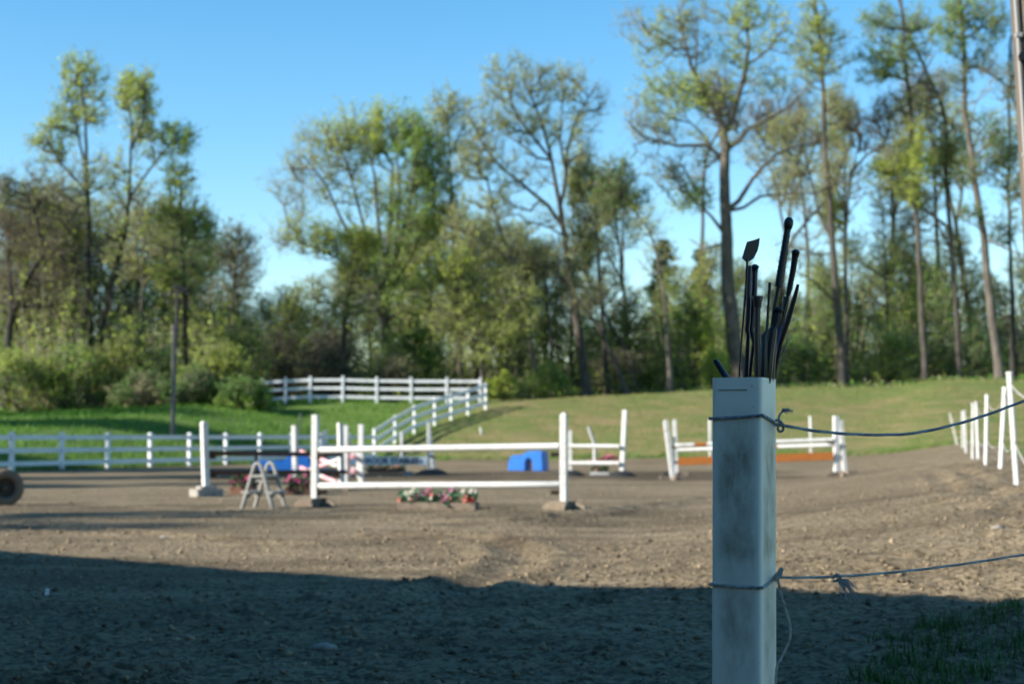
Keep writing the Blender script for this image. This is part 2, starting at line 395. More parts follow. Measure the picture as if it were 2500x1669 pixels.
wv = vnoise(V[:, 0] * .35, V[:, 1], 2.2, 71) + .6 * vnoise(V[:, 0], V[:, 1], .8, 72)
damp = sstep(-.15, .35, wv + 1.25 * np.exp(-((V[:, 1] - 43.5 - .12 * V[:, 0]) / 5.0) ** 4) * sstep(-13, -4, V[:, 0]) * (1 - sstep(5, 11, V[:, 0])) - .58 + .35 * sstep(.1, .3, vnoise(V[:, 0] * .3, V[:, 1], 5, 73)))
a = me.attributes.new('damp', 'FLOAT', 'POINT'); a.data.foreach_set('value', damp.astype(np.float32))
tag(link('arena_ground', me), 'brown sand riding arena ground with hoof marks', kind='structure')
# rest of the land, below the arena sheet and up over the bank to the horizon
tx = np.concatenate([np.linspace(-400, -50, 24), np.linspace(-50, 45, 150)[1:], np.linspace(45, 400, 24)[1:]])
ty = np.concatenate([np.linspace(-120, 40, 60), np.linspace(40, 125, 160)[1:], np.linspace(125, 700, 30)[1:]])
def terr_z(X, Y):
    d = np.minimum(np.maximum(d_out(X, Y), u_right(X, Y) - .6), 5)
    z = H(X, Y) - .16 * (1 - sstep(-.5, .1, d)) + .05 * vnoise(X, Y, .9, 31) * sstep(0, 2, d)
    return z - np.where((Y < 3.2), 0, 0)
V, F = grid_mesh(tx, ty, terr_z)
me = raw_mesh('grass_ground', V, F, mats=['turf'], smooth=True)
dry = sstep(-7, -1.5, V[:, 0] - .10 * (V[:, 1] - 72) + 1.5 * vnoise(V[:, 0], V[:, 1], 3, 41)) * sstep(60, 66, V[:, 1]) * .95
dry = np.maximum(dry, .45 * sstep(0, 2, u_right(V[:, 0], V[:, 1])))
dry = np.clip(dry - .5 * sstep(12, 17, d_far(V[:, 0], V[:, 1])), 0, 1)
bare = np.exp(-((V[:, 1] - 99 - 1.2 * vnoise(V[:, 0], V[:, 1], 5, 43)) / 1.3) ** 2) * sstep(17, 26, V[:, 0])
bare = np.maximum(bare, .5 * sstep(.15, .3, vnoise(V[:, 0], V[:, 1], 2.2, 44)) * sstep(20, 24, d_out(V[:, 0], V[:, 1])))
for nm, arr in (('dry', dry), ('bare', bare)):
    a = me.attributes.new(nm, 'FLOAT', 'POINT'); a.data.foreach_set('value', arr.astype(np.float32))
tag(link('grass_ground', me), 'grassy ground and bank rising to the tree line', kind='structure')

# clods of sand
ICO_V = None
def ico():
    t = (1 + 5 ** .5) / 2
    v = np.array([(-1, t, 0), (1, t, 0), (-1, -t, 0), (1, -t, 0), (0, -1, t), (0, 1, t), (0, -1, -t), (0, 1, -t), (t, 0, -1), (t, 0, 1), (-t, 0, -1), (-t, 0, 1)], float)
    v /= np.linalg.norm(v[0])
    f = np.array([(0, 11, 5), (0, 5, 1), (0, 1, 7), (0, 7, 10), (0, 10, 11), (1, 5, 9), (5, 11, 4), (11, 10, 2), (10, 7, 6), (7, 1, 8), (3, 9, 4), (3, 4, 2), (3, 2, 6), (3, 6, 8), (3, 8, 9), (4, 9, 5), (2, 4, 11), (6, 2, 10), (8, 6, 7), (9, 8, 1)])
    return v, f
IV, IF = ico()
OV = np.array([(1, 0, 0), (0, 1, 0), (-1, 0, 0), (0, -1, 0), (0, 0, 1), (0, 0, -1)], float); OF = np.array([(0, 1, 4), (1, 2, 4), (2, 3, 4), (3, 0, 4), (1, 0, 5), (2, 1, 5), (3, 2, 5), (0, 3, 5)])
def clods(n, ylo, yhi, smin, smax, seed, xf=None):
    r = np.random.default_rng(seed)
    Y = ylo * (yhi / ylo) ** r.random(n); X = (r.random(n) * 2 - 1) * (.37 * Y + .4)
    if xf: X, Y = xf(r, n)
    k = d_out(X, Y) < -.3; X, Y = X[k], Y[k]; n = len(X)
    S = smin * (smax / smin) ** (r.random(n) ** 2.2); Z = arena_z(X, Y)
    sc = S[:, None, None] * (1 + .7 * (r.random((n, 6, 1)) - .5)) * np.array([1, 1, .72]) * (1 + .5 * (r.random((n, 1, 3)) - .5))
    an = r.random(n) * 6.28; ca, sa = np.cos(an), np.sin(an); q = OV[None] * sc; q = np.stack([q[..., 0] * ca[:, None] - q[..., 1] * sa[:, None], q[..., 0] * sa[:, None] + q[..., 1] * ca[:, None], q[..., 2] + q[..., 0] * .35], -1)
    V = q + np.stack([X, Y, Z + S * .25], -1)[:, None]
    F = OF[None] + (np.arange(n) * 6)[:, None, None]
    return V.reshape(-1, 3), F.reshape(-1, 3)
cv, cf = clods(15000, 5.5, 36, .006, .024, 5); cv2, cf2 = clods(900, 7, 50, .018, .036, 6)
me = raw_mesh('sand_clods', np.concatenate([cv, cv2]), None, np.concatenate([cf, cf2 + len(cv)]), mats=['clod'])
tag(link('sand_clods', me), 'loose clods of sand scattered over the arena ground', 'sand', kind='stuff')

# ------------------------------------------------------------------ grass blades
def blades(P, h, w, r, lean=.5):
    n = len(P); a = r.random(n) * 2 * math.pi; l = lean * r.random(n) * h
    d = np.stack([np.cos(a), np.sin(a), 0 * a], -1); s = np.stack([-np.sin(a), np.cos(a), 0 * a], -1)
    up = np.array([0, 0, 1.0])
    m = P + d * (l * .35)[:, None] + up * (h * .6)[:, None]; t = P + d * l[:, None] + up * h[:, None]
    V = np.stack([P - s * (w / 2)[:, None], P + s * (w / 2)[:, None], m + s * (w * .35)[:, None], t], 1)
    V2 = np.stack([m - s * (w * .35)[:, None]], 1); V = np.concatenate([V, V2], 1).reshape(-1, 3)
    b = np.arange(n)[:, None] * 5
    return V, b + np.array([0, 1, 2, 4]), b + np.array([4, 2, 3])
def grass(name, label, pts, h, w, m, seed, lean=.6):
    r = np.random.default_rng(seed); n = len(pts)
    hh = h * (.45 + .8 * r.random(n)); V, F4, F3 = blades(pts, hh, w * (.6 + .8 * r.random(n)), r, lean)
    o = link(name, raw_mesh(name, V, F4, F3, mats=[m])); tag(o, label, 'grass', kind='stuff'); return o
r = np.random.default_rng(3)
X = -34 + 40 * r.random(150000); Y = 44 + 44 * r.random(150000)
k = (d_left(X, Y) > .0) & (d_out(X, Y) < 34) & (np.abs(X) < .36 * Y + 2) & (X < -2.5 - .1 * (72 - Y) * 0 + 1.5 * r.random(150000)) & (vnoise(X, Y, 1.6, 51) > -.22)
X, Y = X[k][:28000], Y[k][:28000]
grass('lawn_grass', 'lush green grass blades on the left slope behind the white fence', np.stack([X, Y, terr_z(X, Y) - .02], -1), .20, .030, 'blade', 4)
X = -8 + 42 * r.random(90000); Y = 68 + 28 * r.random(90000)
k = (d_far(X, Y) > .1) & (d_left(X, Y) < 9) & (np.abs(X) < .36 * Y + 2) & (X > -6) & (vnoise(X, Y, 1.2, 52) > -.08)
X, Y = X[k][:20000], Y[k][:20000]
xe = -6 + 36 * r.random(1800); ye = 70 + .06 * (xe + 6.3) + .22 * np.abs(r.standard_normal(1800)) + .5 * vnoise(xe, 0 * xe, 2.5, 61)
grass('arena_edge_grass', 'ragged tufts of grass where the sand meets the bank', np.stack([xe, ye, terr_z(xe, ye)], -1), .16, .03, 'blade', 9)
grass('bank_grass', 'thin yellowish grass on the right bank below the trees', np.stack([X, Y, terr_z(X, Y) - .02], -1), .11, .03, 'blade_dry', 5)
t_ = r.random(2600); X = FA[0] + (FB[0] - FA[0]) * (t_ * 1.9 - .9) + .25 * r.standard_normal(2600); Y = FA[1] + (FB[1] - FA[1]) * (t_ * 1.9 - .9) + .25 * r.standard_normal(2600)
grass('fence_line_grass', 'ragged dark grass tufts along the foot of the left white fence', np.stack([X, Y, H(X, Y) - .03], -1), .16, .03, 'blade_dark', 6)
# weeds in the near right corner
cx_, cy_ = [], []
for _ in range(85):
    yq = 6.1 + 2.3 * r.random() ** 1.3; lim = 1.35 + (yq - 6.2) * .42; xq = lim + abs(r.normal(0, .75))
    n = int(14 + 40 * r.random()); s = .05 + .07 * r.random()
    cx_.append(xq + s * r.standard_normal(n)); cy_.append(yq + s * r.standard_normal(n))
for q in ((1.12, 6.25), (.95, 6.15), (1.75, 7.1), (1.9, 7.8), (1.6, 6.9)):
    n = 34; cx_.append(q[0] + .05 * r.standard_normal(n)); cy_.append(q[1] + .05 * r.standard_normal(n))
X = np.concatenate(cx_); Y = np.concatenate(cy_)
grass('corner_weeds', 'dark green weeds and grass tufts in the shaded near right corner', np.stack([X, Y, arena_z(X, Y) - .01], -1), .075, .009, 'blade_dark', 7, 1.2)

# ------------------------------------------------------------------ white board fences
def fence(label, pts, h, parent_name='board_fence', rails=(.9, .55, .2), post_w=.125, rail_h=.072):
    """pts: ground points (Vector) of the posts"""
    t = thing(parent_name, pts[0], label, 'fence')
    nx = len(pts)
    for i, p in enumerate(pts):
        d = (pts[min(i + 1, nx - 1)] - pts[max(i - 1, 0)]); a = math.atan2(d.y, d.x)
        mb = MB(); hh = h * (1 + .02 * (random.random() - .5)); R = rotz(a) @ Matrix.Rotation(.02 * (random.random() - .5), 3, 'Y')
        mb.box(p + Vector((0, 0, hh / 2 - .15)), (post_w, post_w, hh + .3), R)
        pr = post_w / 2 + .012; z0 = hh
        mb.add([p + R @ Vector((sx * pr, sy * pr, z)) for z in (z0, z0 + .025) for sx, sy in ((-1, -1), (1, -1), (1, 1), (-1, 1))] + [p + R @ Vector((0, 0, z0 + .065))],
               [(3, 2, 1, 0), (0, 1, 5, 4), (1, 2, 6, 5), (2, 3, 7, 6), (3, 0, 4, 7), (4, 5, 8), (5, 6, 8), (6, 7, 8), (7, 4, 8)])
        mb.build('post', 'vinyl', t)
    for i in range(nx - 1):
        a, b = pts[i], pts[i + 1]; d = (b - a); dh = Vector((d.x, d.y, 0)).normalized(); nrm = Vector((-dh.y, dh.x, 0))
        for fz in rails:
            o = Vector((0, 0, h * fz)); g = dh * (post_w / 2 - .02)
            s, e = a + o + g, b + o - g; hw = rail_h; mb = MB()
            q = [s + nrm * .019 + Vector((0, 0, -hw)), e + nrm * .019 + Vector((0, 0, -hw)), e + nrm * .019 + Vector((0, 0, hw)), s + nrm * .019 + Vector((0, 0, hw))]
            mb.add(q + [v - nrm * .038 for v in q], [(0, 1, 2, 3), (7, 6, 5, 4), (0, 4, 5, 1), (1, 5, 6, 2), (2, 6, 7, 3), (3, 7, 4, 0)])
            mb.build('rail', 'vinyl', t)
    return t
def V3(x, y): return Vector((x, y, hz(x, y)))
lf = [V3(*(FA + (FB - FA) * (k / 10))) for k in range(-2, 11)]
fence('long white three-rail board fence along the left side of the arena', lf, 1.2)
dg = [gp(914, 70.35)] + [gp(px, D) for px, D in ((965, 72.2), (1012, 73.9), (1062, 75.4), (1102, 76.6), (1143, 77.8), (1186, 79.2))]
fence('white three-rail fence running diagonally down the grass bank', dg, 1.30, rails=(.93, .59, .25), post_w=.105, rail_h=.09)
up_ = [gp(px, 80.6) for px in (640, 697, 757, 836, 919, 1003, 1090, 1172)]
fence('white three-rail fence along the top of the bank before the brown thicket', [p + Vector((0, .02 * i, 0)) for i, p in enumerate(up_)], 1.34, rails=(.88, .56, .22))

# ------------------------------------------------------------------ jump furniture
def foot_boards(t, p, ang, L=.62, h=.14, m='weathered_wood'):
    """four boards in a pinwheel round the post"""
    for k in range(4):
        R = rotz(ang + k * math.pi / 2); mb = MB(); th = .04; o = .05 + th / 2
        prof = [(.05, 0), (-L / 2 + .0, 0), (-L / 2, h * .45), (-L / 2 + .12, h), (.05, h)]
        mb.prism(prof, p + R @ Vector((0, -o - th / 2, 0)), R @ Vector((1, 0, 0)), Vector((0, 0, 1)), R @ Vector((0, th, 0)))
        mb.build('foot_board', m, t)
def dome_base(t, p, rad=.42, h=.16):
    mb = MB(); n = 18; pr = [(rad, 0), (rad * .96, .03), (rad * .55, h * .75), (.10, h), (.0, h)]
    vs = [p + Vector((q * math.cos(2 * math.pi * k / n), q * math.sin(2 * math.pi * k / n), z)) for q, z in pr for k in range(n)]
    fs = [(i * n + k, i * n + (k + 1) % n, (i + 1) * n + (k + 1) % n, (i + 1) * n + k) for i in range(len(pr) - 1) for k in range(n)]
    mb.add(vs, fs + [tuple(range(n - 1, -1, -1))]); mb.build('rubber_base', 'black_rubber', t, True)
def cup(t, p, out, along):
    """jump cup: a plate on the post and a cradle sticking out along 'out'"""
    out = Vector(out).normalized(); al = Vector(along).normalized(); up = Vector((0, 0, 1)); mb = MB()
    q = lambda a, b, c: p + out * a + al * b + up * c
    mb.add([q(a, b, c) for a in (0, .018) for b, c in ((-.04, -.10), (.04, -.10), (.04, .05), (-.04, .05))], [(3, 2, 1, 0), (4, 5, 6, 7), (0, 1, 5, 4), (1, 2, 6, 5), (2, 3, 7, 6), (3, 0, 4, 7)])
    n = 7; prof = [(-.062 * math.cos(math.pi * k / (n - 1)), -.062 * math.sin(math.pi * k / (n - 1))) for k in range(n)]
    inner = [(a * .86, b * .86) for a, b in prof[::-1]]
    mb.prism(prof + inner, p + out * .015, al, up, out * .13)
    return mb.build('jump_cup', 'rusty_metal', t)
def standard(label, p, ang, h, w=.10, lean=(0, 0), base='feet', m='white_paint', cups=(), holes=True, top='flat', name='jump_standard', foot_m='weathered_wood', group=None):
    """post at ground point p; ang = direction of the jump line; cups: [(z, side)] side +1 along the line"""
    t = thing(name, p, label, 'jump standard', group)
    R = Matrix.Rotation(lean[0], 3, 'Y') @ Matrix.Rotation(lean[1], 3, 'X') @ rotz(ang)
    mb = MB(); b0 = .012; hw = w / 2
    mb.box(p + R @ Vector((0, 0, h / 2)), (w, w, h), R, .008)
    if top == 'point':
        mb.add([p + R @ Vector((x, y, h)) for x, y in ((-hw, -hw), (hw, -hw), (hw, hw), (-hw, hw))] + [p + R @ Vector((0, 0, h + .045))], [(0, 1, 4), (1, 2, 4), (2, 3, 4), (3, 0, 4)])
    if top == 'round':
        n = 8; mb.add([p + R @ Vector((a * hw, s * hw, h + .05 * math.sqrt(max(0, 1 - a * a)))) for s in (-1, 1) for a in np.linspace(-1, 1, n)],
                      [(k, k + 1, n + k + 1, n + k) for k in range(n - 1)] + [tuple(range(n)), tuple(range(2 * n - 1, n - 1, -1))])
    post = mb.build('post', m, t)
    if holes:
        hb = MB(); z = .25
        while z < h - .08:
            c = p + R @ Vector((0, -hw - .0015, z)); n = 8; rr = .009
            vs = [c + R @ Vector((rr * math.cos(2 * math.pi * k / n), 0, rr * math.sin(2 * math.pi * k / n))) for k in range(n)]
            hb.add(vs, [tuple(range(n))]); z += .076
        hb.build('peg_hole', 'black_plastic', post)['kind'] = 'stuff'
    if base == 'feet': foot_boards(t, p, ang, m=foot_m)
    elif base == 'dome': dome_base(t, p)
    elif base == 'block':
        mb = MB(); mb.box(p + Vector((-.0, 0, .07)), (.55, .34, .14), rotz(ang), .02)
        mb.box(p + Vector((-.0, 0, .165)), (.34, .22, .05), rotz(ang), .02); mb.build('base_block', 'chalky_wood', t)
    elif base == 'cross':
        for k in range(2):
            mb = MB(); mb.box(p + Vector((0, 0, .05 + .0)), (.7 if k == 0 else .08, .08 if k == 0 else .7, .10 - .006 * k), rotz(ang), .01); mb.build('foot_board', foot_m, t)
    dr = rotz(ang) @ Vector((1, 0, 0)); al = rotz(ang) @ Vector((0, 1, 0))
    for z, s in cups:
        cup(t, p + R @ Vector((s * hw, 0, z)), dr * s, al)
    return t
def pole(label, a, b, r, bands, name='jump_pole', cat='jump pole', group=None):
    """bands: [(fraction end, material)]"""
    a, b = Vector(a), Vector(b); t = thing(name, a, label, cat, group); f0 = 0
    for f1, m in bands:
        mb = MB(); s = a.lerp(b, f0); e = a.lerp(b, f1); pts = [s.lerp(e, q) for q in (0, .25, .5, .75, 1)]
        rad = [r * (1 + .03 * (random.random() - .5)) for _ in pts]
        if f0 == 0: pts = [s - (e - s).normalized() * .012] + pts; rad = [r * .8] + rad
        if f1 == 1: pts = pts + [e + (e - s).normalized() * .012]; rad = rad + [r * .8]
        mb.tube(pts, rad, 14); mb.build('painted_band' if len(bands) > 1 else 'rail', m, t, True); f0 = f1
    return t
def plank(label, a, b, h, th, m, name='jump_plank'):
    a, b = Vector(a), Vector(b); d = (b - a); up = Vector((0, 0, 1)); nrm = d.cross(up).normalized()
    mb = MB(); mb.prism([(0, -h / 2), (d.length, -h / 2), (d.length, h / 2), (0, h / 2)], a - nrm * th / 2, d.normalized(), up, nrm * th)
    return mb.build(name, m, None, bevel=.006)

# --- front jump: white standards and two white rails
P1 = gp(771, 24.35); P2 = gp(1376, 23.15)
ang1 = math.atan2(P2.y - P1.y, P2.x - P1.x)
standard('tall white drilled standard at the left end of the front white jump', P1, ang1, 1.46, cups=((.84, 1), (.27, 1)), foot_m='weathered_wood')
standard('tall white drilled standard with pointed top, right end of front white jump', P2, ang1, 1.44, cups=((.88, -1), (.30, -1)), foot_m='tan_wood', top='point')
dj = (P2 - P1).normalized()
for z0, z1, w in ((.90, .965, 'upper'), (.33, .385, 'lower')):
    pole(f'thick white pole, {w} of the two in the front jump', P1 + dj * .075 + Vector((0, 0, z0)), P2 - dj * .075 + Vector((0, 0, z1)), .052, [(1, 'white_paint')])

# --- brown-rail jump at the left
Q1 = gp(507, 28.6); Q2 = gp(836, 32.2); ang2 = math.atan2(Q2.y - Q1.y, Q2.x - Q1.x); dj = (Q2 - Q1).normalized()
standard('white standard on a chalky block base, left end of the brown-railed jump', Q1, ang2 - .35, 1.35, w=.115, lean=(-.045, 0), base='block', top='round', cups=((.75, 1), (.40, 1)), holes=False)
standard('white standard left of the grey wing, right end of the brown-railed jump', Q2, ang2 - .45, 1.40, w=.11, lean=(-.03, 0), base='cross', cups=((.33, -1),), holes=False)
pole('dark brown pole, upper of the two behind the grey step', Q1 + dj * .09 + Vector((0, 0, .80)), Q2 - dj * .05 + Vector((0, 0, .735)), .048, [(1, 'brown_rail')])
pole('dark brown pole, lower of the two behind the grey step', Q1 + dj * .09 + Vector((0, 0, .445)), Q2 + dj * .15 + Vector((0, -.1, .365)), .046, [(1, 'brown_rail')])

# --- wing standard and pink poles
def wing(label, px0, px1, D, ang):
    a = gp(px0, D); t = thing('wing_standard', a, label, 'jump standard'); wd = (px1 - px0) / FPX * D
    R = rotz(ang); ax = R @ Vector((1, 0, 0)); ay = Vector((0, 0, 1)); n = R @ Vector((0, 1, 0))
    for x, h in ((0, 1.36), (wd, 1.38)):
        mb = MB(); mb.box(a + ax * x + Vector((0, 0, h / 2)), (.115, .115, h), R, .01); mb.build('post', 'white_paint', t)
    x0, x1 = .062, wd - .062; c = (x0 + x1) / 2
    top = [(x0 + (x1 - x0) * f, 1.12 - .30 * math.sin(min(1, f / .45) * math.pi / 2)) for f in np.linspace(0, 1, 9)]
    arch = [(x0 + (x1 - x0) * f, .14 + .17 * math.sin(f * math.pi)) for f in np.linspace(0, 1, 11)]
    lo = [p for p in arch]; mid0, mid1 = .42, .62
    for nm, poly in (('lower_panel', lo + [(x1, mid0), (x0, mid0)]), ('upper_panel', [(x0, mid1), (x1, mid1)] + top[::-1]),
                     ('side_panel', [(x0, mid0 + .002), (c - .07, mid0 + .002), (c - .07, mid1 - .002), (x0, mid1 - .002)]),
                     ('side_panel', [(c + .07, mid0 + .002), (x1, mid0 + .002), (x1, mid1 - .002), (c + .07, mid1 - .002)])):
        mb = MB(); mb.prism(poly, a - n * .015, ax, ay, n * .03); mb.build(nm, 'old_white', t)
    for x in (0, wd):
        mb = MB(); mb.box(a + ax * x + Vector((0, 0, .04)), (.10, .62, .08), R, .01); mb.build('foot_board', 'old_white', t)
    return t
wing('white scalloped wing standard with a window hole behind the front jump', 845, 884, 34.2, -.15)
Q3 = gp(723, 37.2)
standard('slim white standard left of the pink poles, before the blue block', Q3, -.35, 1.38, w=.11, lean=(-.03, 0), base='cross', holes=False)
pk = [(.30, 'pink_paint'), (.52, 'white_paint'), (.78, 'pink_paint'), (1, 'white_paint')]
pole('pink and white pole, highest of three, sloping down from the slim standard', at(735, 1102, 37), at(824, 1137, 34.6), .05, pk)
pole('pink and white pole, lowest of three, with its right end near the ground', at(735, 1141, 37), at(822, 1177, 34.8), .05, [(.35, 'pink_paint'), (.65, 'white_paint'), (1, 'pink_paint')])
pole('pink and white pole crossing the others and rising to the right', at(739, 1152, 37.2), at(825, 1122, 34.4), .05, [(.3, 'white_paint'), (.75, 'pink_paint'), (1, 'white_paint')])
pole('pink pole seen end-on above the hole of the wing', at(861, 1114, 33.7), at(873, 1112, 36.9), .055, [(1, 'pink_paint')])
pole('pink pole seen end-on below the hole of the wing', at(862, 1150, 33.7), at(874, 1145, 36.9), .055, [(1, 'pink_paint')])

# --- stable-name plank jump
S1 = gp(795, 44.5); S2 = gp(1047, 44.6)
standard('grey-white round-topped standard left end of the lettered plank', S1, .1, 1.26, w=.13, base='dome', top='round', holes=False, m='old_white')
standard('white standard on black dome, right end of the lettered plank', S2, .1, 1.52, w=.095, base='dome', holes=False, cups=((.55, 1),))
standard('short leaning white standard on black dome right of the lettered plank', gp(1061, 45.4), .25, 1.25, w=.10, lean=(-.13, 0), base='dome', holes=False)
pl = plank('x', at(804, 1125, 44.5), at(1044, 1124, 44.55), .235, .03, 'sign_white')
tag(pl, 'white plank with dark stable lettering behind the front jump', 'jump plank')
tc_ = bpy.data.curves.new('lettering', 'FONT'); tc_.body = 'K BROOK STABLES'; tc_.size = .24; tc_.offset = .007; tc_.extrude = .003; tc_.align_x = 'CENTER'; tc_.align_y = 'CENTER'
to = bpy.data.objects.new('lettering_source', tc_); COL.objects.link(to); bpy.context.view_layer.update()
tm = bpy.data.meshes.new_from_object(to.evaluated_get(bpy.context.evaluated_depsgraph_get())); bpy.data.objects.remove(to)
tm.materials.clear(); tm.materials.append(MATS['sign_blue'])
a_, b_ = at(868, 1125, 44.5), at(1022, 1124, 44.55); cen = (a_ + b_) / 2 + Vector((0, -.022, -.0))
wtxt = max(v.co.x for v in tm.vertices) - min(v.co.x for v in tm.vertices); sx = (b_ - a_).length / wtxt
tm.transform(Matrix.Translation(cen) @ Matrix.Rotation(math.pi / 2, 4, 'X') @ Matrix.Diagonal((sx, .98, 1, 1)))
link('lettering', tm, pl)['kind'] = 'stuff'
mb = MB(); mb.prism([(.05 * math.cos(k / 12 * 2 * math.pi), .03 * math.sin(k / 12 * 2 * math.pi)) for k in range(12)], at(1029, 1125.5, 44.55) + Vector((0, -.024, 0)), (1, 0, 0), (0, 0, 1), (0, .004, 0)); mb.build('emblem', 'sign_blue', pl)
pole('pale pole resting above the lettered plank', at(985, 1091, 44.4), at(1046, 1089, 44.45), .05, [(1, 'old_white')])

# --- white jump right of centre
T1 = gp(1392, 43.2); T2 = gp(1517, 42.7)
standard('white standard on black dome hidden behind the front jump right standard', T1, -.08, 1.28, w=.10, base='dome', holes=False)
standard('very tall leaning white standard on black dome, right of the front jump', T2, -.35, 1.85, w=.125, lean=(.055, 0), base='dome', holes=False)
for y0, y1, w in ((1088, 1089, 'upper'), (1130, 1130, 'lower')):
    pole(f'short white pole, {w} one beside the tall leaning standard', at(1390, y0, 43.1), at(1512, y1, 42.6), .056, [(1, 'white_paint')])
t = thing('bent_stake', gp(1452, 48.5), 'bent white stake behind the two short white poles', 'stake')
mb = MB(); g = gp(1452, 48.5); mb.tube([g, at(1452, 1085, 48.5)], .055, 8); mb.build('lower_piece', 'old_white', t)
mb = MB(); mb.tube([at(1452, 1086, 48.45), at(1438, 1046, 48.4), at(1436, 1041, 48.4)], [.05, .045, .04], 8); mb.build('upper_piece', 'old_white', t)

# --- orange plank oxer
O = {k: gp(px, D) for k, px, D in (('a', 1642, 39.4), ('b', 1650, 43.2), ('c', 2040, 39.0), ('d', 2060, 41.6))}
angO = math.atan2(O['c'].y - O['a'].y, O['c'].x - O['a'].x)
standard('leaning white standard nearest on the left of the orange-plank jump', O['a'], angO + .2, 1.5, w=.12, lean=(-.12, 0), base='cross', top='round', cups=((.87, 1), (.47, 1)), holes=False)
standard('upright white standard behind the leaning one at the orange-plank jump', O['b'], angO, 1.54, w=.115, lean=(-.03, 0), base='cross', top='round', cups=((.74, 1),), holes=False)
standard('white standard with worn top at the right end of the orange plank', O['c'], angO + .25, 1.56, w=.135, lean=(0, 0), base='feet', top='flat', cups=((.90, -1),), holes=False)
standard('white leaning standard farther back at the right of the orange plank', O['d'], angO + .2, 1.48, w=.12, lean=(-.07, 0), base='cross', cups=((.72, -1), (.5, -1)), holes=False)
wb = [(.12, 'white_paint'), (.2, 'orange_paint'), (1, 'white_paint')]
pole('white pole nearest on top of the orange-plank jump', at(1649, 1087, 39.3), at(2034, 1073, 38.95), .052, wb)
pole('white pole with orange band farther back in the orange-plank jump', at(1656, 1098, 43), at(2052, 1085, 41.5), .052, [(.3, 'white_paint'), (.62, 'orange_paint'), (1, 'white_paint')])
pl = plank('o', at(1655, 1126, 39.3), at(2035, 1112.5, 38.9), .20, .035, 'orange_paint'); tag(pl, 'bright orange plank hung between white standards at the right', 'jump plank')

# --- stakes and small markers beyond the arena
def stake(label, px, D, ytop, r, m='old_white', lean=0):
    g = gp(px, D); tp = at(px + lean, ytop, D); mb = MB(); mb.tube([g - Vector((0, 0, .1)), g.lerp(tp, .5), tp - Vector((0, 0, .02)), tp], [r, r, r, r * .7], 8)
    t = thing('marker_stake', g, label, 'stake'); mb.build('shaft', m, t, True)
stake('thin pale stake on the bank right of the diagonal fence', 1176, 74, 1043, .055, lean=-3)
stake('thin white stake just left of the big post, foot of the bank', 1733, 71, 1023, .06)
stake('thin white stake behind the right end of the orange jump', 1979, 70, 1015, .06, lean=-1)
stake('short grey stake at the lower end of the diagonal fence', 982, 66, 1055, .07)
stake('thin brown stake on the left slope behind the slim standard', 734, 67, 1008, .035, 'lamp_pole_wood')
stake('black post standing before the left fence above the grey step', 628, 41, 1096, .05, 'black_plastic', lean=-3)
mb = MB(); g = at(1597, 1089, 75); R = rotz(.4); mb.box(g, (.26, .02, .24), R); mb.box(g + Vector((0, .03, -.18)), (.03, .03, .5), R)
tag(mb.build('marker_card', 'paper'), 'small white card marker low on the bank', 'marker')

# --- blue jump blocks
def blue_block(label, c, ang, Wd, Hh, dep, prof, name='jump_block'):
    t = thing(name, c, label, 'jump block'); R = rotz(ang); ax = R @ Vector((1, 0, 0)); n = R @ Vector((0, 1, 0)); mb = MB()
    mb.prism([(x * Wd, z * Hh) for x, z in prof], c - n * dep / 2 - ax * Wd / 2 + Vector((0, 0, .01)), ax, Vector((0, 0, 1)), n * dep)
    mb.build('moulded_body', 'blue_plastic', t, True, bevel=.03)
    return t, mb
prof = [(0, 0), (.02, .45), (.10, .78), (.22, .80), (.34, .76), (.50, .93), (.62, 1), (.97, 1), (1, 0), (.70, 0), (.69, .45), (.66, .60), (.60, .66), (.54, .60), (.505, .45), (.50, 0)]
c = gp(1290, 48.6); blue_block('bright blue arched plastic jump block between two white jumps', c, -.38, 1.22, .64, .55, prof)
prof = [(0, 0), (0, .62), (.08, .70), (.55, .70), (.62, 1), (.95, 1), (1, .6), (1, 0)]
c = gp(690, 46.5); blue_block('long blue stepped plastic block behind the brown poles', c, .1, 1.75, .52, .5, prof)

# --- grey plastic double step
def step_block():
    g = gp(641, 23.45); t = thing('mounting_step', g, 'grey plastic A-frame mounting step left of the front jump', 'mounting step')
    u = Vector((.95, -.31, 0)); v = Vector((.31, .95, 0)); up = Vector((0, 0, 1)); Wd, Hh, dep = .52, .70, .42
    o = g + Vector((-.06, 0, .01))
    for s in (0, 1):
        mb = MB(); b = o + v * dep * s - u * 0
        leg = [(-Wd / 2, 0), (-.075, Hh - .10), (-.045, Hh - .03), (0, Hh), (.045, Hh - .03), (.075, Hh - .10), (Wd / 2, 0)]
        mb.tube([b + u * x + up * z for x, z in leg], [.034, .032, .032, .032, .032, .032, .034], 8); mb.build('side_frame', 'grey_plastic', t, True)
    for z, x, w, nm in ((.50, 0, .24, 'top_step'), (.25, -.20, .15, 'lower_step'), (.25, .20, .15, 'lower_step')):
        mb = MB(); R = Matrix((u, v, up)).transposed()
        mb.box(o + v * dep / 2 + u * x + up * z, (w, dep + .06, .035), R, .01)
        mb.box(o + v * .03 + u * x + up * (z - .05), (w * .8, .02, .07), R); mb.box(o + v * (dep - .03) + u * x + up * (z - .05), (w * .8, .02, .07), R)
        mb.build(nm, 'grey_plastic', t)
step_block()

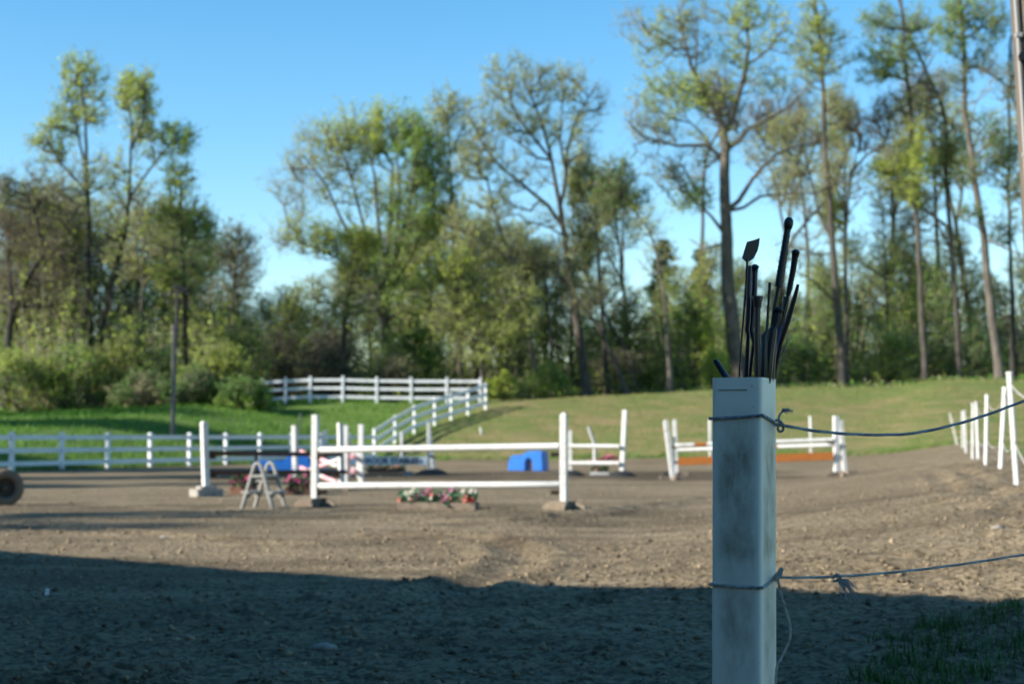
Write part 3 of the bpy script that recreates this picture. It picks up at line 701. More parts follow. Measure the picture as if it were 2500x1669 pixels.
# --- wheel at the left edge
def wheel():
    g = gp(18, 24.7); t = thing('rubber_wheel', g, 'dull brown wheel standing at the left edge of the arena', 'wheel')
    ax = Vector((.45, -.89, .0)).normalized(); x, y = frame_of(ax); R0, Wd = .305, .26; c = g + Vector((-.02, 0, R0 - .015)); n = 32
    def lathe(prof, nm, m):
        mb = MB(); k = len(prof)
        vs = [c + ax * a + (x * math.cos(2 * math.pi * i / n) + y * math.sin(2 * math.pi * i / n)) * q for i in range(n) for q, a in prof]
        mb.add(vs, [(i * k + j, i * k + j + 1, ((i + 1) % n) * k + j + 1, ((i + 1) % n) * k + j) for i in range(n) for j in range(k - 1)])
        return mb.build(nm, m, t, True)
    h = Wd / 2
    ty_ = lathe([(.16, h * .72), (.20, h), (.26, h * .98), (.295, h * .8), (.305, h * .4), (.305, -h * .4), (.295, -h * .8), (.26, -h), (.16, -h * .7)], 'tyre', 'tyre_rubber')
    lathe([(.17, h * .74), (.155, h * .70), (.15, h * .1), (.06, h * .05), (.055, h * .45), (.0, h * .47)], 'rim', 'rim_metal')
    mb = MB(); mb.tube([c + ax * h * .3, c + ax * h * .75], .032, 10); mb.build('hub', 'hub_metal', t, True)
wheel()

# --- flowers
def petal_mesh(m):
    vs, fs = [], []
    for ring, (nr, rad, tip) in enumerate(((6, .035, .012), (5, .022, .026))):
        for k in range(nr):
            a = 2 * math.pi * k / nr + ring * .5; d = Vector((math.cos(a), math.sin(a), 0)); s = Vector((-d.y, d.x, 0)); o = len(vs)
            vs += [d * .004, d * rad * .6 + s * rad * .45 + Vector((0, 0, tip)), d * rad + Vector((0, 0, tip * 1.3)), d * rad * .6 - s * rad * .45 + Vector((0, 0, tip))]; fs.append((o, o + 1, o + 2, o + 3))
    me = bpy.data.meshes.new('flower_' + m); me.from_pydata(vs, [], fs); me.materials.append(MATS[m]); return me
PET = {m: petal_mesh(m) for m in ('flower_white', 'flower_pink', 'flower_hot', 'flower_red', 'flower_coral')}
def leaf_cloud(C, R, n, ls, r, shell=.4):
    d = r.standard_normal((n, 3)); d /= np.linalg.norm(d, axis=1)[:, None]; q = (shell + (1 - shell) * r.random(n)) ** .6
    P = np.asarray(C) + d * q[:, None] * np.asarray(R); return leaf_quads(P, ls, r)
def leaf_quads(P, ls, r, droop=.0):
    n = len(P); a = r.standard_normal((n, 3)); a[:, 2] = a[:, 2] * .6 - droop; a /= np.linalg.norm(a, axis=1)[:, None]
    b = r.standard_normal((n, 3)); b -= a * (a * b).sum(1)[:, None]; b /= np.linalg.norm(b, axis=1)[:, None]
    s = (ls * (.6 + .8 * r.random(n)))[:, None]
    V = np.stack([P, P + a * s * .5 + b * s * .32, P + a * s, P + a * s * .5 - b * s * .32], 1).reshape(-1, 3)
    return V, (np.arange(n)[:, None] * 4 + np.arange(4))
def leaf_tris(P, ls, r, droop=.0):
    n = len(P); a = r.standard_normal((n, 3)); a[:, 2] = a[:, 2] * .6 - droop; a /= np.linalg.norm(a, axis=1)[:, None]
    b = r.standard_normal((n, 3)); b -= a * (a * b).sum(1)[:, None]; b /= np.linalg.norm(b, axis=1)[:, None]
    s = (ls * (.6 + .8 * r.random(n)))[:, None]
    V = np.stack([P + b * s * .40, P + a * s, P - b * s * .40], 1).reshape(-1, 3)
    return V, (np.arange(n)[:, None] * 3 + np.arange(3))
def flower_bed(label, c, size, blooms, container, nleaf=260, seed=1, ang=0, leaf='leaf_green', bs=1.0, name='flower_box', cat='flower box'):
    r = np.random.default_rng(seed); t = thing(name, c, label, cat); R = rotz(ang); L, W_, h = size
    if container:
        mb = MB(); th = .018; hh = container[1]
        for dx, dy, sx, sy in ((0, -W_ / 2, L, th), (0, W_ / 2, L, th), (-L / 2, 0, th, W_ - .04), (L / 2, 0, th, W_ - .04), (0, 0, L - .04, W_ - .04)):
            z = hh / 2 if (sx == th or sy == th) else hh * .4
            mb.box(c + R @ Vector((dx, dy, z + .004)), (sx, sy, hh if (sx == th or sy == th) else hh * .75), R)
        mb.build('trough', container[0], t)
    base = container[1] if container else 0.02
    P = np.stack([(r.random(nleaf) - .5) * L * .98, (r.random(nleaf) - .5) * W_ * 1.1, base * .7 + (h - base * .7) * r.random(nleaf) ** .8 * (.55 + .45 * np.sin(r.random(nleaf) * 3.1))], -1)
    P = P @ np.array(R.transposed()) + np.array(c) - np.array(c); V, F = leaf_quads(P, .085, r, .1); link('foliage', raw_mesh('foliage', V, F, mats=[leaf]), t)
    for m, x, z, s in blooms:
        for q in range(2):
            o = link('flower', PET[m], t); o.location = R @ Vector(((x - .5) * L + .03 * r.standard_normal(), -W_ * .45 + W_ * .5 * r.random() * (q), z * h + .02 * r.standard_normal()))
            o.scale = (s * bs * .78,) * 3; o.rotation_euler = (1.0 + .4 * r.standard_normal(), .4 * r.standard_normal(), .5 * r.standard_normal())
    return t
g = gp(1071, 23.45) 
fl = [('flower_coral', .02, .45, 1.3), ('flower_red', .06, .35, 1.5), ('flower_white', .08, .75, 1.4), ('flower_white', .13, .9, 1.5), ('flower_white', .1, .6, 1.2), ('flower_coral', .13, .55, 1.1), ('flower_white', .2, .95, 1.2), ('flower_pink', .27, .7, 1.6), ('flower_pink', .31, .85, 1.5),
      ('flower_hot', .40, .98, 1.4), ('flower_coral', .45, .75, 1.3), ('flower_white', .38, .7, 1.1), ('flower_pink', .56, .6, 1.6), ('flower_pink', .59, .45, 1.5), ('flower_hot', .57, .3, 1.3), ('flower_pink', .66, .95, 1.5), ('flower_pink', .62, .8, 1.2),
      ('flower_coral', .68, .5, 1.1), ('flower_white', .84, .85, 1.3), ('flower_white', .93, .95, 1.5), ('flower_white', .88, 1.0, 1.2), ('flower_red', .93, .5, 2.2), ('flower_coral', .90, .65, 2.0), ('flower_red', .95, .38, 1.8), ('flower_coral', .87, .45, 1.5)]
flower_bed('wooden trough of white, pink and red flowers under the front jump', g, (1.2, .30, .30), fl, ('weathered_wood', .11), 460, 2, ang1 * .6)
fp = [('flower_hot', x, z, s) for x, z, s in ((.1, .55, 1.3), (.25, .85, 1.4), (.32, .65, 1.5), (.55, .6, 1.7), (.75, .8, 1.5), (.6, .3, 1.2), (.2, .2, 1.2), (.85, .35, 1.3), (.45, .15, 1.2), (.9, .55, 1.1))]
flower_bed('dark pot of hot pink flowers beside the left front standard', gp(730, 29.6), (.42, .34, .40), fp, ('terracotta', .14), 230, 3, .1, 'lf_dark', 1.25, 'flower_pot', 'flower pot')
flower_bed('pot of pink flowers leaning out behind the grey step', gp(597, 29.8), (.44, .34, .42), fp[:8], ('terracotta', .14), 220, 4, -.1, 'lf_dark', 1.25, 'flower_pot', 'flower pot')
fd = [('flower_coral', x, z, 1.3) for x, z in ((.2, .6), (.4, .8), (.6, .5), (.8, .7))] + [('flower_red', .5, .35, 1.4)]
flower_bed('dark leafy flower trough on the ground under the lettered plank', gp(945, 46.4), (1.15, .34, .30), fd, ('black_plastic', .14), 260, 5, .05, 'lf_dark', 1.3)
flower_bed('white planter with dark leaves below the short white poles', gp(1463, 44.3), (.5, .3, .28), fd[:2], ('old_white', .08), 170, 6, 0, 'lf_dark', 1.2)
flower_bed('low brown planter with pinkish red flowers near the far arena edge', gp(1484, 66), (.95, .4, .22), [('flower_hot', x, .85, 2.2) for x in (.3, .4, .5, .6, .7, .8)], ('terracotta', .16), 70, 7, 0, 'lf_brown', 1.3)
mb = MB(); g = gp(997, 44.2); mb.box(g + Vector((0, 0, .045)), (.27, .2, .09), rotz(.1), .015); mb.box(g + Vector((0, 0, .1)), (.29, .22, .02), rotz(.1), .015)
tag(mb.build('plastic_tub', 'cable_grey'), 'small pale tub with lid lying right of the dark flower trough', 'tub')

# --- litter and stones
g = V3(*gxy(118, 1452)); mb = MB(); mb.prism([(0, 0), (.028, .003), (.03, .045), (.003, .048)], g + Vector((0, 0, .01)), (1, .1, 0), (0, .15, 1), (0, .004, 0))
tag(mb.build('paper_scrap', 'paper'), 'small white paper scrap standing in the shaded sand at left', 'paper')
def stone(label, px, py, s, seed, m='stone'):
    x, y = gxy(px, py); r_ = np.random.default_rng(seed); g = np.array((x, y, float(arena_z(np.array([x]), np.array([y]))[0]) + s * .2))
    me = raw_mesh('pale_stone', IV * s * np.array([1.5, .9, .55]) * (1 + .3 * (r_.random((12, 1)) - .5)) + g, None, IF, mats=[m], smooth=True); tag(link('pale_stone', me), label, 'stone')
stone('pale flat stone half buried in the shaded foreground sand', 798, 1580, .055, 1)
stone('pale round stone at the shadow edge by the right sand bank', 2430, 1405, .045, 2)
stone('small white stone in the sunlit sand left of centre', 402, 1312, .035, 3, 'paper')

# ------------------------------------------------------------------ rope fence on the right
rp = [(2478, 1188, 2464, 912), (2438, 1160, 2453, 948), (2403, 1138, 2410, 966), (2386, 1129, 2384, 982), (2372, 1122, 2376, 986), (2356, 1113, 2355, 1003), (2348, 1094, 2349, 1004), (2335, 1081, 2319, 1010)]
HR = 1.5; t = None; tops = []
for i, (bx, by, tx_, ty_) in enumerate(rp):
    D = HR * FPX / (by - ty_) if i < 6 else (58 if i == 6 else 70)
    g = gp(bx, D); tp = at(tx_, ty_, D)
    if t is None: t = thing('rope_fence', g, 'row of slim white posts joined by rope along the right arena edge', 'fence')
    mb = MB(); w = .048 if i < 6 else .05; dv = (tp - g).normalized(); x, y = frame_of(dv); R = Matrix((x, y, dv)).transposed() @ rotz(.5 + .2 * i)
    L = (tp - g).length; mb.box(g + dv * (L / 2 - .05), (.066, .066, L + .1), R, .01); mb.box(tp + dv * .01, (.08, .08, .03), R, .01)
    mb.build('post', 'white_paint', t); tops.append((g, tp))
def sag_pts(a, b, sag, n=14): return [a.lerp(b, k / n) - Vector((0, 0, sag * 4 * (k / n) * (1 - k / n))) for k in range(n + 1)]
near_post = Vector((2.10, 4.86, 0)); near_post.z = hz(2.10, 4.86)
prev = (near_post, near_post + Vector((0, 0, 1.52)))
for g, tp in [*tops]:
    for f, sg in ((.92, .22), (.40, .16)):
        a = prev[0].lerp(prev[1], f); b = g.lerp(tp, f); mb = MB()
        if prev[0] is near_post: a = prev[0].lerp(prev[1], f) + Vector((0, .06, 0))
        mb.tube(sag_pts(a, b, sg), .009, 5); mb.build('rope', 'rope_tan', t)
    prev = (g, tp)

# ------------------------------------------------------------------ the near post with riding crops
PW = .127; PC = Vector((.564, 3.775, 0)); PC.z = hz(PC.x, PC.y); PA = math.radians(-26.5); TOP = 1.265
PR = Matrix.Rotation(.009, 3, 'Y') @ rotz(PA)
def near_fence_post(c, label, h, name='hollow_fence_post'):
    t = thing(name, c, label, 'post'); hw = PW / 2; th = .005; rd = .010; ns = 4
    def ring(half, rad):
        pts = []
        for cx0, cy0, a0 in ((1, 1, 0), (-1, 1, 90), (-1, -1, 180), (1, -1, 270)):
            for k in range(ns + 1):
                a = math.radians(a0 + 90 * k / ns); pts.append((cx0 * (half - rad) + rad * math.cos(a), cy0 * (half - rad) + rad * math.sin(a)))
        out = []
        for i, p in enumerate(pts):                       # extra columns on the flats so that dirt can fade to the edges
            q = pts[(i + 1) % len(pts)]; out.append(p)
            if math.hypot(p[0] - q[0], p[1] - q[1]) > .05: out += [(p[0] + (q[0] - p[0]) * f, p[1] + (q[1] - p[1]) * f) for f in (.12, .3, .5, .7, .88)]
        return out
    o, i_ = ring(hw, rd), ring(hw - th, rd - th * .6); n = len(o)
    zs = list(np.linspace(-.1, h, 24)); vs = []; wear = []
    for z in zs:
        vs += [PR @ Vector((x, y, z)) for x, y in o]; wear += [min(1, max(0, (hw - rd * .7 - min(abs(x), abs(y))) / .022)) for x, y in o]
    m = len(zs); fs = [(a * n + k, a * n + (k + 1) % n, (a + 1) * n + (k + 1) % n, (a + 1) * n + k) for a in range(m - 1) for k in range(n)]
    ob = m * n
    vs += [PR @ Vector((x, y, z)) for z in (h - .0, h - .6) for x, y in i_]; wear += [.3] * (2 * n)
    fs += [((m - 1) * n + k, (m - 1) * n + (k + 1) % n, ob + (k + 1) % n, ob + k) for k in range(n)]
    fs += [(ob + k, ob + (k + 1) % n, ob + n + (k + 1) % n, ob + n + k) for k in range(n)]
    me = bpy.data.meshes.new('sleeve'); me.from_pydata(vs, [], fs); me.materials.append(MATS['dirty_vinyl'])
    for p in me.polygons: p.use_smooth = True
    try: me.set_sharp_from_angle(angle=math.radians(50))
    except Exception: pass
    a = me.attributes.new('wear', 'FLOAT', 'POINT'); a.data.foreach_set('value', np.array(wear, np.float32))
    link('sleeve', me, t)
    mb = MB(); mb.box(c + PR @ Vector((-.008, -hw - .0012, h - .030)), (.072, .002, .0022), PR); mb.build('moulding_mark', 'stone', t)
    return t
PTOP = at(1800, 921, 3.71).z - PC.z
near_fence_post(PC, 'large dirty white hollow post holding riding crops in the foreground', PTOP)
c2 = near_post.copy(); near_fence_post(c2, 'next dirty white hollow post to the right, just outside the picture', 1.52)

def strands(path, r, n_str=3, pitch=.024, sides=3):
    """laid rope: strands wound round a smooth path"""
    P = [Vector(p) for p in path]; L = [0]
    for a, b in zip(P[:-1], P[1:]): L.append(L[-1] + (b - a).length)
    N = max(8, int(L[-1] / pitch * 5)); out = MB(); Q = []; j = 0
    for k in range(N + 1):
        s = L[-1] * k / N
        while j < len(L) - 2 and s > L[j + 1]: j += 1
        Q.append((s, P[j].lerp(P[j + 1], (s - L[j]) / max(1e-6, L[j + 1] - L[j]))))
    for q in range(n_str):
        pts = []; x = None
        for k, (s, p) in enumerate(Q):
            d = (Q[min(k + 1, N)][1] - Q[max(k - 1, 0)][1]).normalized()
            if x is None: x, y = frame_of(d)
            else: x = (x - d * x.dot(d)).normalized(); y = x.cross(d)
            a = 2 * math.pi * (s / pitch + q / n_str); pts.append(p + (x * math.cos(a) + y * math.sin(a)) * r * .5)
        out.tube(pts, r * .62, sides)
    return out
def smooth(pts, n=8):
    P = [Vector(p) for p in pts]; out = []
    for i in range(len(P) - 1):
        p0, p1, p2, p3 = P[max(i - 1, 0)], P[i], P[i + 1], P[min(i + 2, len(P) - 1)]
        for k in range(n):
            t = k / n; out.append(.5 * ((2 * p1) + (p2 - p0) * t + (2 * p0 - 5 * p1 + 4 * p2 - p3) * t * t + (3 * p1 - p0 - 3 * p2 + p3) * t ** 3))
    return out + [P[-1]]
def loop(zl, zc, zr, zb, rr):
    hw = PW / 2 + rr * .9; c = PC
    q = [(-hw, -hw, zl), (-hw + .004, -hw, zl), (0, -hw, (zl + zc) / 2 - .001), (hw - .006, -hw, zc), (hw, -hw + .006, zc), (hw, hw * .4, (zc * .35 + zr * .65)), (hw, hw - .004, zr), (hw - .004, hw, zr), (0, hw, zb), (-hw + .004, hw, zl), (-hw, hw - .004, zl), (-hw, -hw + .003, zl)]
    return [c + PR @ Vector((x, y, z)) for x, y, z in q]
def zpost(y, D=3.74): return at(1800, y, D).z - PC.z
# upper rope
K1 = at(1903, 1036, 3.755)
t = thing('upper_rope', K1, 'grey-blue rope tied round the top of the near post, sagging right', 'rope')
strands(smooth(loop(zpost(1022), zpost(1014), zpost(1036), zpost(1026), .0042), 4), .0042).build('wrapped_loop', 'rope_blue', t, True)
pts = smooth([K1, at(1990, 1051, 3.86), at(2100, 1060, 4.0), at(2220, 1058, 4.1), at(2330, 1036, 4.2), at(2420, 1008, 4.3), at(2500, 978, 4.38), at(2600, 938, 4.5), at(2700, 893, 4.63), at(2790, 848, 4.75), Vector((near_post.x - .055, near_post.y - .03, at(2810, 838, 4.79).z))], 10)
strands(pts, .0044).build('sagging_span', 'rope_blue', t, True)
mb = strands(smooth([K1 + Vector((-.012, -.01, .012)), K1 + Vector((.004, -.016, .004)), K1 + Vector((.008, -.006, -.014)), K1 + Vector((-.004, -.004, -.016)), K1 + Vector((-.006, -.012, .004))], 6), .0036); mb.build('knot', 'rope_blue', t, True)
mb = MB()
r_ = random.Random(4)
mb.tube(smooth([K1 + Vector((0, -.008, .004)), K1 + Vector((-.003, -.01, .018)), K1 + Vector((.002, -.01, .028))], 4), .0032, 6)
for k in range(26):
    b = K1 + Vector((.001, -.01, .028)); e = b + Vector((.012 + .022 * r_.random(), .008 * (r_.random() - .5), .012 * (r_.random() - .35)))
    mb.tube([b, b.lerp(e, .5) + Vector((0, 0, .006 + .004 * r_.random())), e], [.0011, .0009, .0004], 3)
mb.build('frayed_end', 'rope_frayed', t)
# lower rope
K2 = at(1899, 1407, 3.755)
t = thing('lower_rope', K2, 'tan rope tied lower round the near post with a hanging tail', 'rope')
strands(smooth(loop(zpost(1427), zpost(1428), zpost(1407), zpost(1424), .0042), 4), .0042).build('wrapped_loop', 'rope_tan', t, True)
pts = smooth([K2, at(1960, 1409, 3.82), at(2080, 1404, 3.95), at(2230, 1391, 4.12), at(2370, 1373, 4.28), at(2500, 1353, 4.42), at(2650, 1330, 4.6), at(2790, 1307, 4.75), Vector((near_post.x - .055, near_post.y - .03, at(2810, 1303, 4.79).z))], 10)
strands(pts, .0040).build('taut_span', 'rope_tan', t, True)
strands(smooth([K2 + Vector((-.012, -.006, -.004)), K2 + Vector((-.002, -.014, .010)), K2 + Vector((.008, -.012, .022)), K2 + Vector((.002, -.016, .004)), K2 + Vector((-.010, -.012, -.008))], 6), .005).build('knot', 'rope_tan', t, True)
strands(smooth([K2 + Vector((-.002, -.01, -.004)), at(1905, 1440, 3.74), at(1917, 1480, 3.74), at(1929, 1530, 3.745), at(1926, 1565, 3.75), at(1908, 1605, 3.75), at(1896, 1632, 3.75), at(1893, 1700, 3.75)], 8), .0036).build('hanging_tail', 'rope_tan', t, True)
# scrap of rope knotted on the lower span
K3 = at(2042, 1406, 3.905)
t = thing('frayed_rope_scrap', K3, 'short frayed scrap of rope knotted onto the lower rope', 'rope')
strands(smooth([K3 + Vector((-.012, -.006, -.004)), K3 + Vector((0, -.009, .006)), K3 + Vector((.010, -.004, -.002)), K3 + Vector((.004, .006, -.010)), K3 + Vector((-.008, -.004, -.012))], 6), .0042).build('knot', 'rope_blue', t, True)
mb = MB()
for k in range(60):
    e = at(2052 + 46 * r_.random(), 1432 + 34 * r_.random(), 3.9); b = K3 + Vector((.003, -.004, -.006)); md = b.lerp(e, .5) + Vector((.008 * r_.random(), .004 * (r_.random() - .5), .010 * r_.random()))
    mb.tube([b, md, e], [.0012, .0009, .0004], 3)
mb.build('frayed_strands', 'rope_frayed', t)

# riding crops: coordinates read in a 3.565x enlargement whose corner is (1680,500)
def zp(x, y, D): return at(1680 + x / 3.565, 500 + y / 3.565, D)
Z = .000284
def crop(label, pts, widths, D, m, cap=None, handle=None, flap=None, D2=None, sink=.30):
    """pts: enlargement coords from top to bottom; widths in enlargement px; the shaft goes on down into the post"""
    n = len(pts); D2 = D if D2 is None else D2
    P = [zp(x, y, D + (D2 - D) * i / max(1, n - 1)) for i, (x, y) in enumerate(pts)]
    ex = P[-1] + (P[-1] - P[-2]).normalized() * .05; ex = Vector((PC.x + (ex.x - PC.x) * .85, PC.y + (ex.y - PC.y) * .8, ex.z))
    bt = Vector((PC.x + (ex.x - PC.x) * .6, PC.y + (ex.y - PC.y) * .6, ex.z - sink))
    t = thing('riding_crop', bt, label, 'riding crop')
    hb = handle or 0
    rr = [w * Z / 2 * 1.18 for w in widths]
    if handle:
        hp, hr = [], []
        for q in range(handle):
            for k in range(10): hp.append(P[q].lerp(P[q + 1], k / 10)); hr.append((rr[q] + (rr[q + 1] - rr[q]) * k / 10) * (1.05 if k % 2 else .94))
        hp.append(P[handle]); hr.append(rr[handle])
        mb = MB(); mb.tube(hp, hr, 10); mb.build('handle', handle_m.get(label, m), t, True)
    mb = MB(); mb.tube(P[hb:] + [ex, bt], [q * (.55 if handle and k == 0 else 1) for k, q in enumerate(rr[hb:])] + [rr[-1]] * 2, 8); mb.build('shaft', m, t, True)
    if cap:
        d = (P[0] - P[1]).normalized(); w, hgt, kind = cap; w *= Z / 2; hgt *= Z; mb = MB()
        if kind == 'ball': pr = [(-hgt * .9, rr[0] * .9), (-hgt * .5, w * .9), (-hgt * .1, w), (hgt * .25, w * .85), (hgt * .45, w * .45), (hgt * .5, .0003)]
        elif kind == 'mushroom': pr = [(-hgt, rr[0]), (-hgt * .4, rr[0] * 1.1), (-hgt * .2, w), (0, w * .95), (hgt * .35, w * .5), (hgt * .45, .0003)]
        else: pr = [(-hgt, rr[0] * .95), (-hgt * .5, w * .75), (-.04 * hgt, w), (hgt * .05, w * .95), (hgt * .07, .0003)]
        mb.tube([P[0] + d * a for a, _ in pr], [b for _, b in pr], 14); mb.build('cap', m, t, True)
    if flap:
        o = zp(flap[0][0], flap[0][1], D); mb = MB(); poly = [((x - flap[0][0]) * Z, -(y - flap[0][1]) * Z) for x, y in flap]
        mb.prism(poly, o + Vector((0, -.002, 0)), (.98, .2, 0), (0, 0, 1), (0, .005, 0)); mb.build('leather_flap', 'crop_black', t)
    return t
handle_m = {}
crop('crop with a broad dark leather flap, leftmost of the tall ones', [(516, 470), (505, 700), (480, 1000), (455, 1300), (445, 1490)], [20, 18, 15, 14, 16], 3.76, 'crop_oxblood',
     flap=[(498, 492), (467, 465), (488, 400), (515, 320), (570, 306), (632, 283), (626, 340), (612, 395), (575, 465), (535, 492)])
crop('slim navy crop close beside the one with the flap', [(538, 530), (530, 700), (520, 1000), (513, 1095), (525, 1130), (505, 1480)], [30, 36, 38, 34, 26, 40], 3.75, 'crop_navy')
crop('navy crop with a mushroom cap left of the brown shaft', [(580, 535), (577, 700), (566, 900), (548, 1090), (570, 1200), (535, 1485)], [48, 46, 52, 46, 26, 30], 3.775, 'crop_navy', (78, 45, 'mushroom'))
crop('brown-shafted crop with a black trumpet-shaped cap in the middle', [(606, 800), (604, 900), (600, 1150), (603, 1485)], [56, 46, 46, 46], 3.73, 'crop_brown', (98, 95, 'trumpet'))
crop('thin straight black rod crop standing in the gap of the bunch', [(712, 685), (700, 860), (686, 1090), (665, 1140), (655, 1490)], [24, 20, 22, 52, 62], 3.74, 'crop_black', (30, 24, 'ball'))
crop('tallest crop, thick black grip with a round knob', [(876, 150), (837, 400), (805, 600), (787, 712), (776, 770), (748, 900), (715, 1200), (690, 1490)], [48, 54, 60, 62, 30, 26, 26, 26], 3.78, 'crop_black', (86, 88, 'ball'), handle=3)
crop('second tallest crop, black tapered grip with a flanged cap', [(937, 405), (915, 560), (880, 740), (868, 790), (835, 900), (790, 1100), (745, 1490)], [52, 46, 42, 36, 24, 24, 24], 3.79, 'crop_black', (76, 46, 'mushroom'), handle=3, D2=3.815)
crop('bare tapered black crop leaning farthest right', [(957, 692), (930, 800), (870, 1000), (800, 1210), (745, 1490)], [22, 36, 42, 38, 32], 3.78, 'crop_oxblood', D2=3.81)
crop('short black crop with a flat cap right of centre', [(785, 905), (775, 1000), (755, 1060), (735, 1200), (715, 1490)], [66, 66, 60, 66, 66], 3.78, 'crop_black', (92, 40, 'mushroom'))
crop('lowest round-knobbed black crop in front of the bunch', [(738, 1085), (725, 1180), (705, 1320), (690, 1490)], [66, 66, 70, 72], 3.755, 'crop_black', (72, 60, 'ball'))
crop('bright navy blue crop shaft low in the bunch at right', [(800, 1040), (775, 1180), (735, 1380), (722, 1490)], [26, 32, 32, 34], 3.785, 'crop_blue')
crop('black crop grip hidden behind the second tallest one', [(858, 800), (835, 930), (795, 1130), (760, 1490)], [50, 46, 36, 30], 3.82, 'crop_navy')
crop('short black stub of a crop leaning out at the left corner', [(232, 1345), (262, 1390), (318, 1480), (350, 1530)], [34, 42, 48, 48], 3.76, 'crop_navy', sink=.15)
crop('thin pale wire whip looped at the right of the bunch', [(868, 1165), (848, 1230), (790, 1345), (760, 1490)], [9, 10, 12, 22], 3.82, 'crop_wire')
t = thing('wrist_strap', zp(810, 1340, 3.815), 'thin looped wrist strap hanging at the right of the crops', 'strap')
mb = MB(); mb.tube(smooth([zp(775, 1360, 3.815), zp(800, 1290, 3.815), zp(830, 1235, 3.815), zp(842, 1280, 3.815), zp(830, 1340, 3.815), zp(795, 1375, 3.815), zp(765, 1440, 3.82), zp(750, 1500, 3.82)], 5), .0011, 5); mb.build('cord', 'crop_wire', t, True)

# ------------------------------------------------------------------ lamp pole and utility pole
g = gp(423, 62); t = thing('lamp_pole', g, 'dark pole with a floodlight arm behind the left fence', 'lamp pole')
mb = MB(); mb.tube([g - Vector((0, 0, .3)), at(424, 920, 62), at(424.5, 792, 62)], [.095, .088, .085], 10); mb.build('wooden_pole', 'lamp_pole_wood', t, True)
mb = MB(); mb.tube([at(432, 850, 61.9), at(433, 712, 61.9)], .075, 8); mb.build('upper_mast', 'dark_metal', t, True)
mb = MB(); mb.box(at(430, 842, 61.95), (.24, .16, .1)); mb.box(at(430, 805, 61.95), (.24, .16, .08)); mb.build('bracket', 'dark_metal', t)
mb = MB(); mb.tube([at(433, 718, 61.9), at(436, 706, 61.9), at(446, 702, 61.8)], .04, 6); mb.build('arm', 'dark_metal', t, True)
mb = MB(); c = at(444, 704, 61.8); R = Matrix.Rotation(.25, 3, 'Y'); mb.box(c, (.62, .3, .16), R, .04); mb.box(c + Vector((.02, 0, -.11)), (.42, .24, .06), R, .03); mb.build('lamp_head', 'dark_metal', t)
mb = MB(); c = at(416, 710, 61.9); mb.tube([at(433, 716, 61.9), c], .02, 6); mb.tube([c, at(414, 722, 61.9)], [.05, .07], 8); mb.build('sensor', 'dark_metal', t, True)

DP = 10.5; l0 = at(2472, -40, DP); l1 = at(2481, 90, DP); l2 = at(2490, 230, DP); l3 = at(2499, 380, DP)
off = Vector((.145, .06, 0)); dn = (l3 - l2).normalized()
bs = l3 + dn * ((l3.z - 0.0) / -dn.z)
t = thing('utility_pole', Vector((bs.x + off.x, bs.y + off.y, hz(bs.x, bs.y) - .2)), 'leaning beige wooden pole with a cable, cut off at the top right', 'pole')
upd = (l0 - l1).normalized()
mb = MB(); mb.tube([bs + off - Vector((0, 0, .3)), l3 + off, l2 + off, l1 + off, l0 + off, l0 + upd * 3 + off], [.165, .15, .147, .144, .142, .13], 20); mb.build('wooden_shaft', 'pole_wood', t, True)
cb = Vector((-.002, -.04, 0))
mb = MB(); mb.tube([bs + cb, l3 + cb, l2 + cb, l1 + cb, l0 + cb, l0 + upd * 3 + cb], .014, 8); mb.build('cable', 'cable_grey', t, True)
for q in (l1, l3):
    mb = MB(); mb.box(q + cb + Vector((.004, -.004, 0)), (.042, .04, .03)); mb.build('cable_clip', 'cable_grey', t)
q = at(2496, 138, DP - .12); mb = MB(); mb.tube([q + Vector((.02, .1, 0)), q], .02, 8); mb.tube([q, q + Vector((0, -.02, 0))], .032, 6); mb.build('bolt', 'dark_metal', t, True)

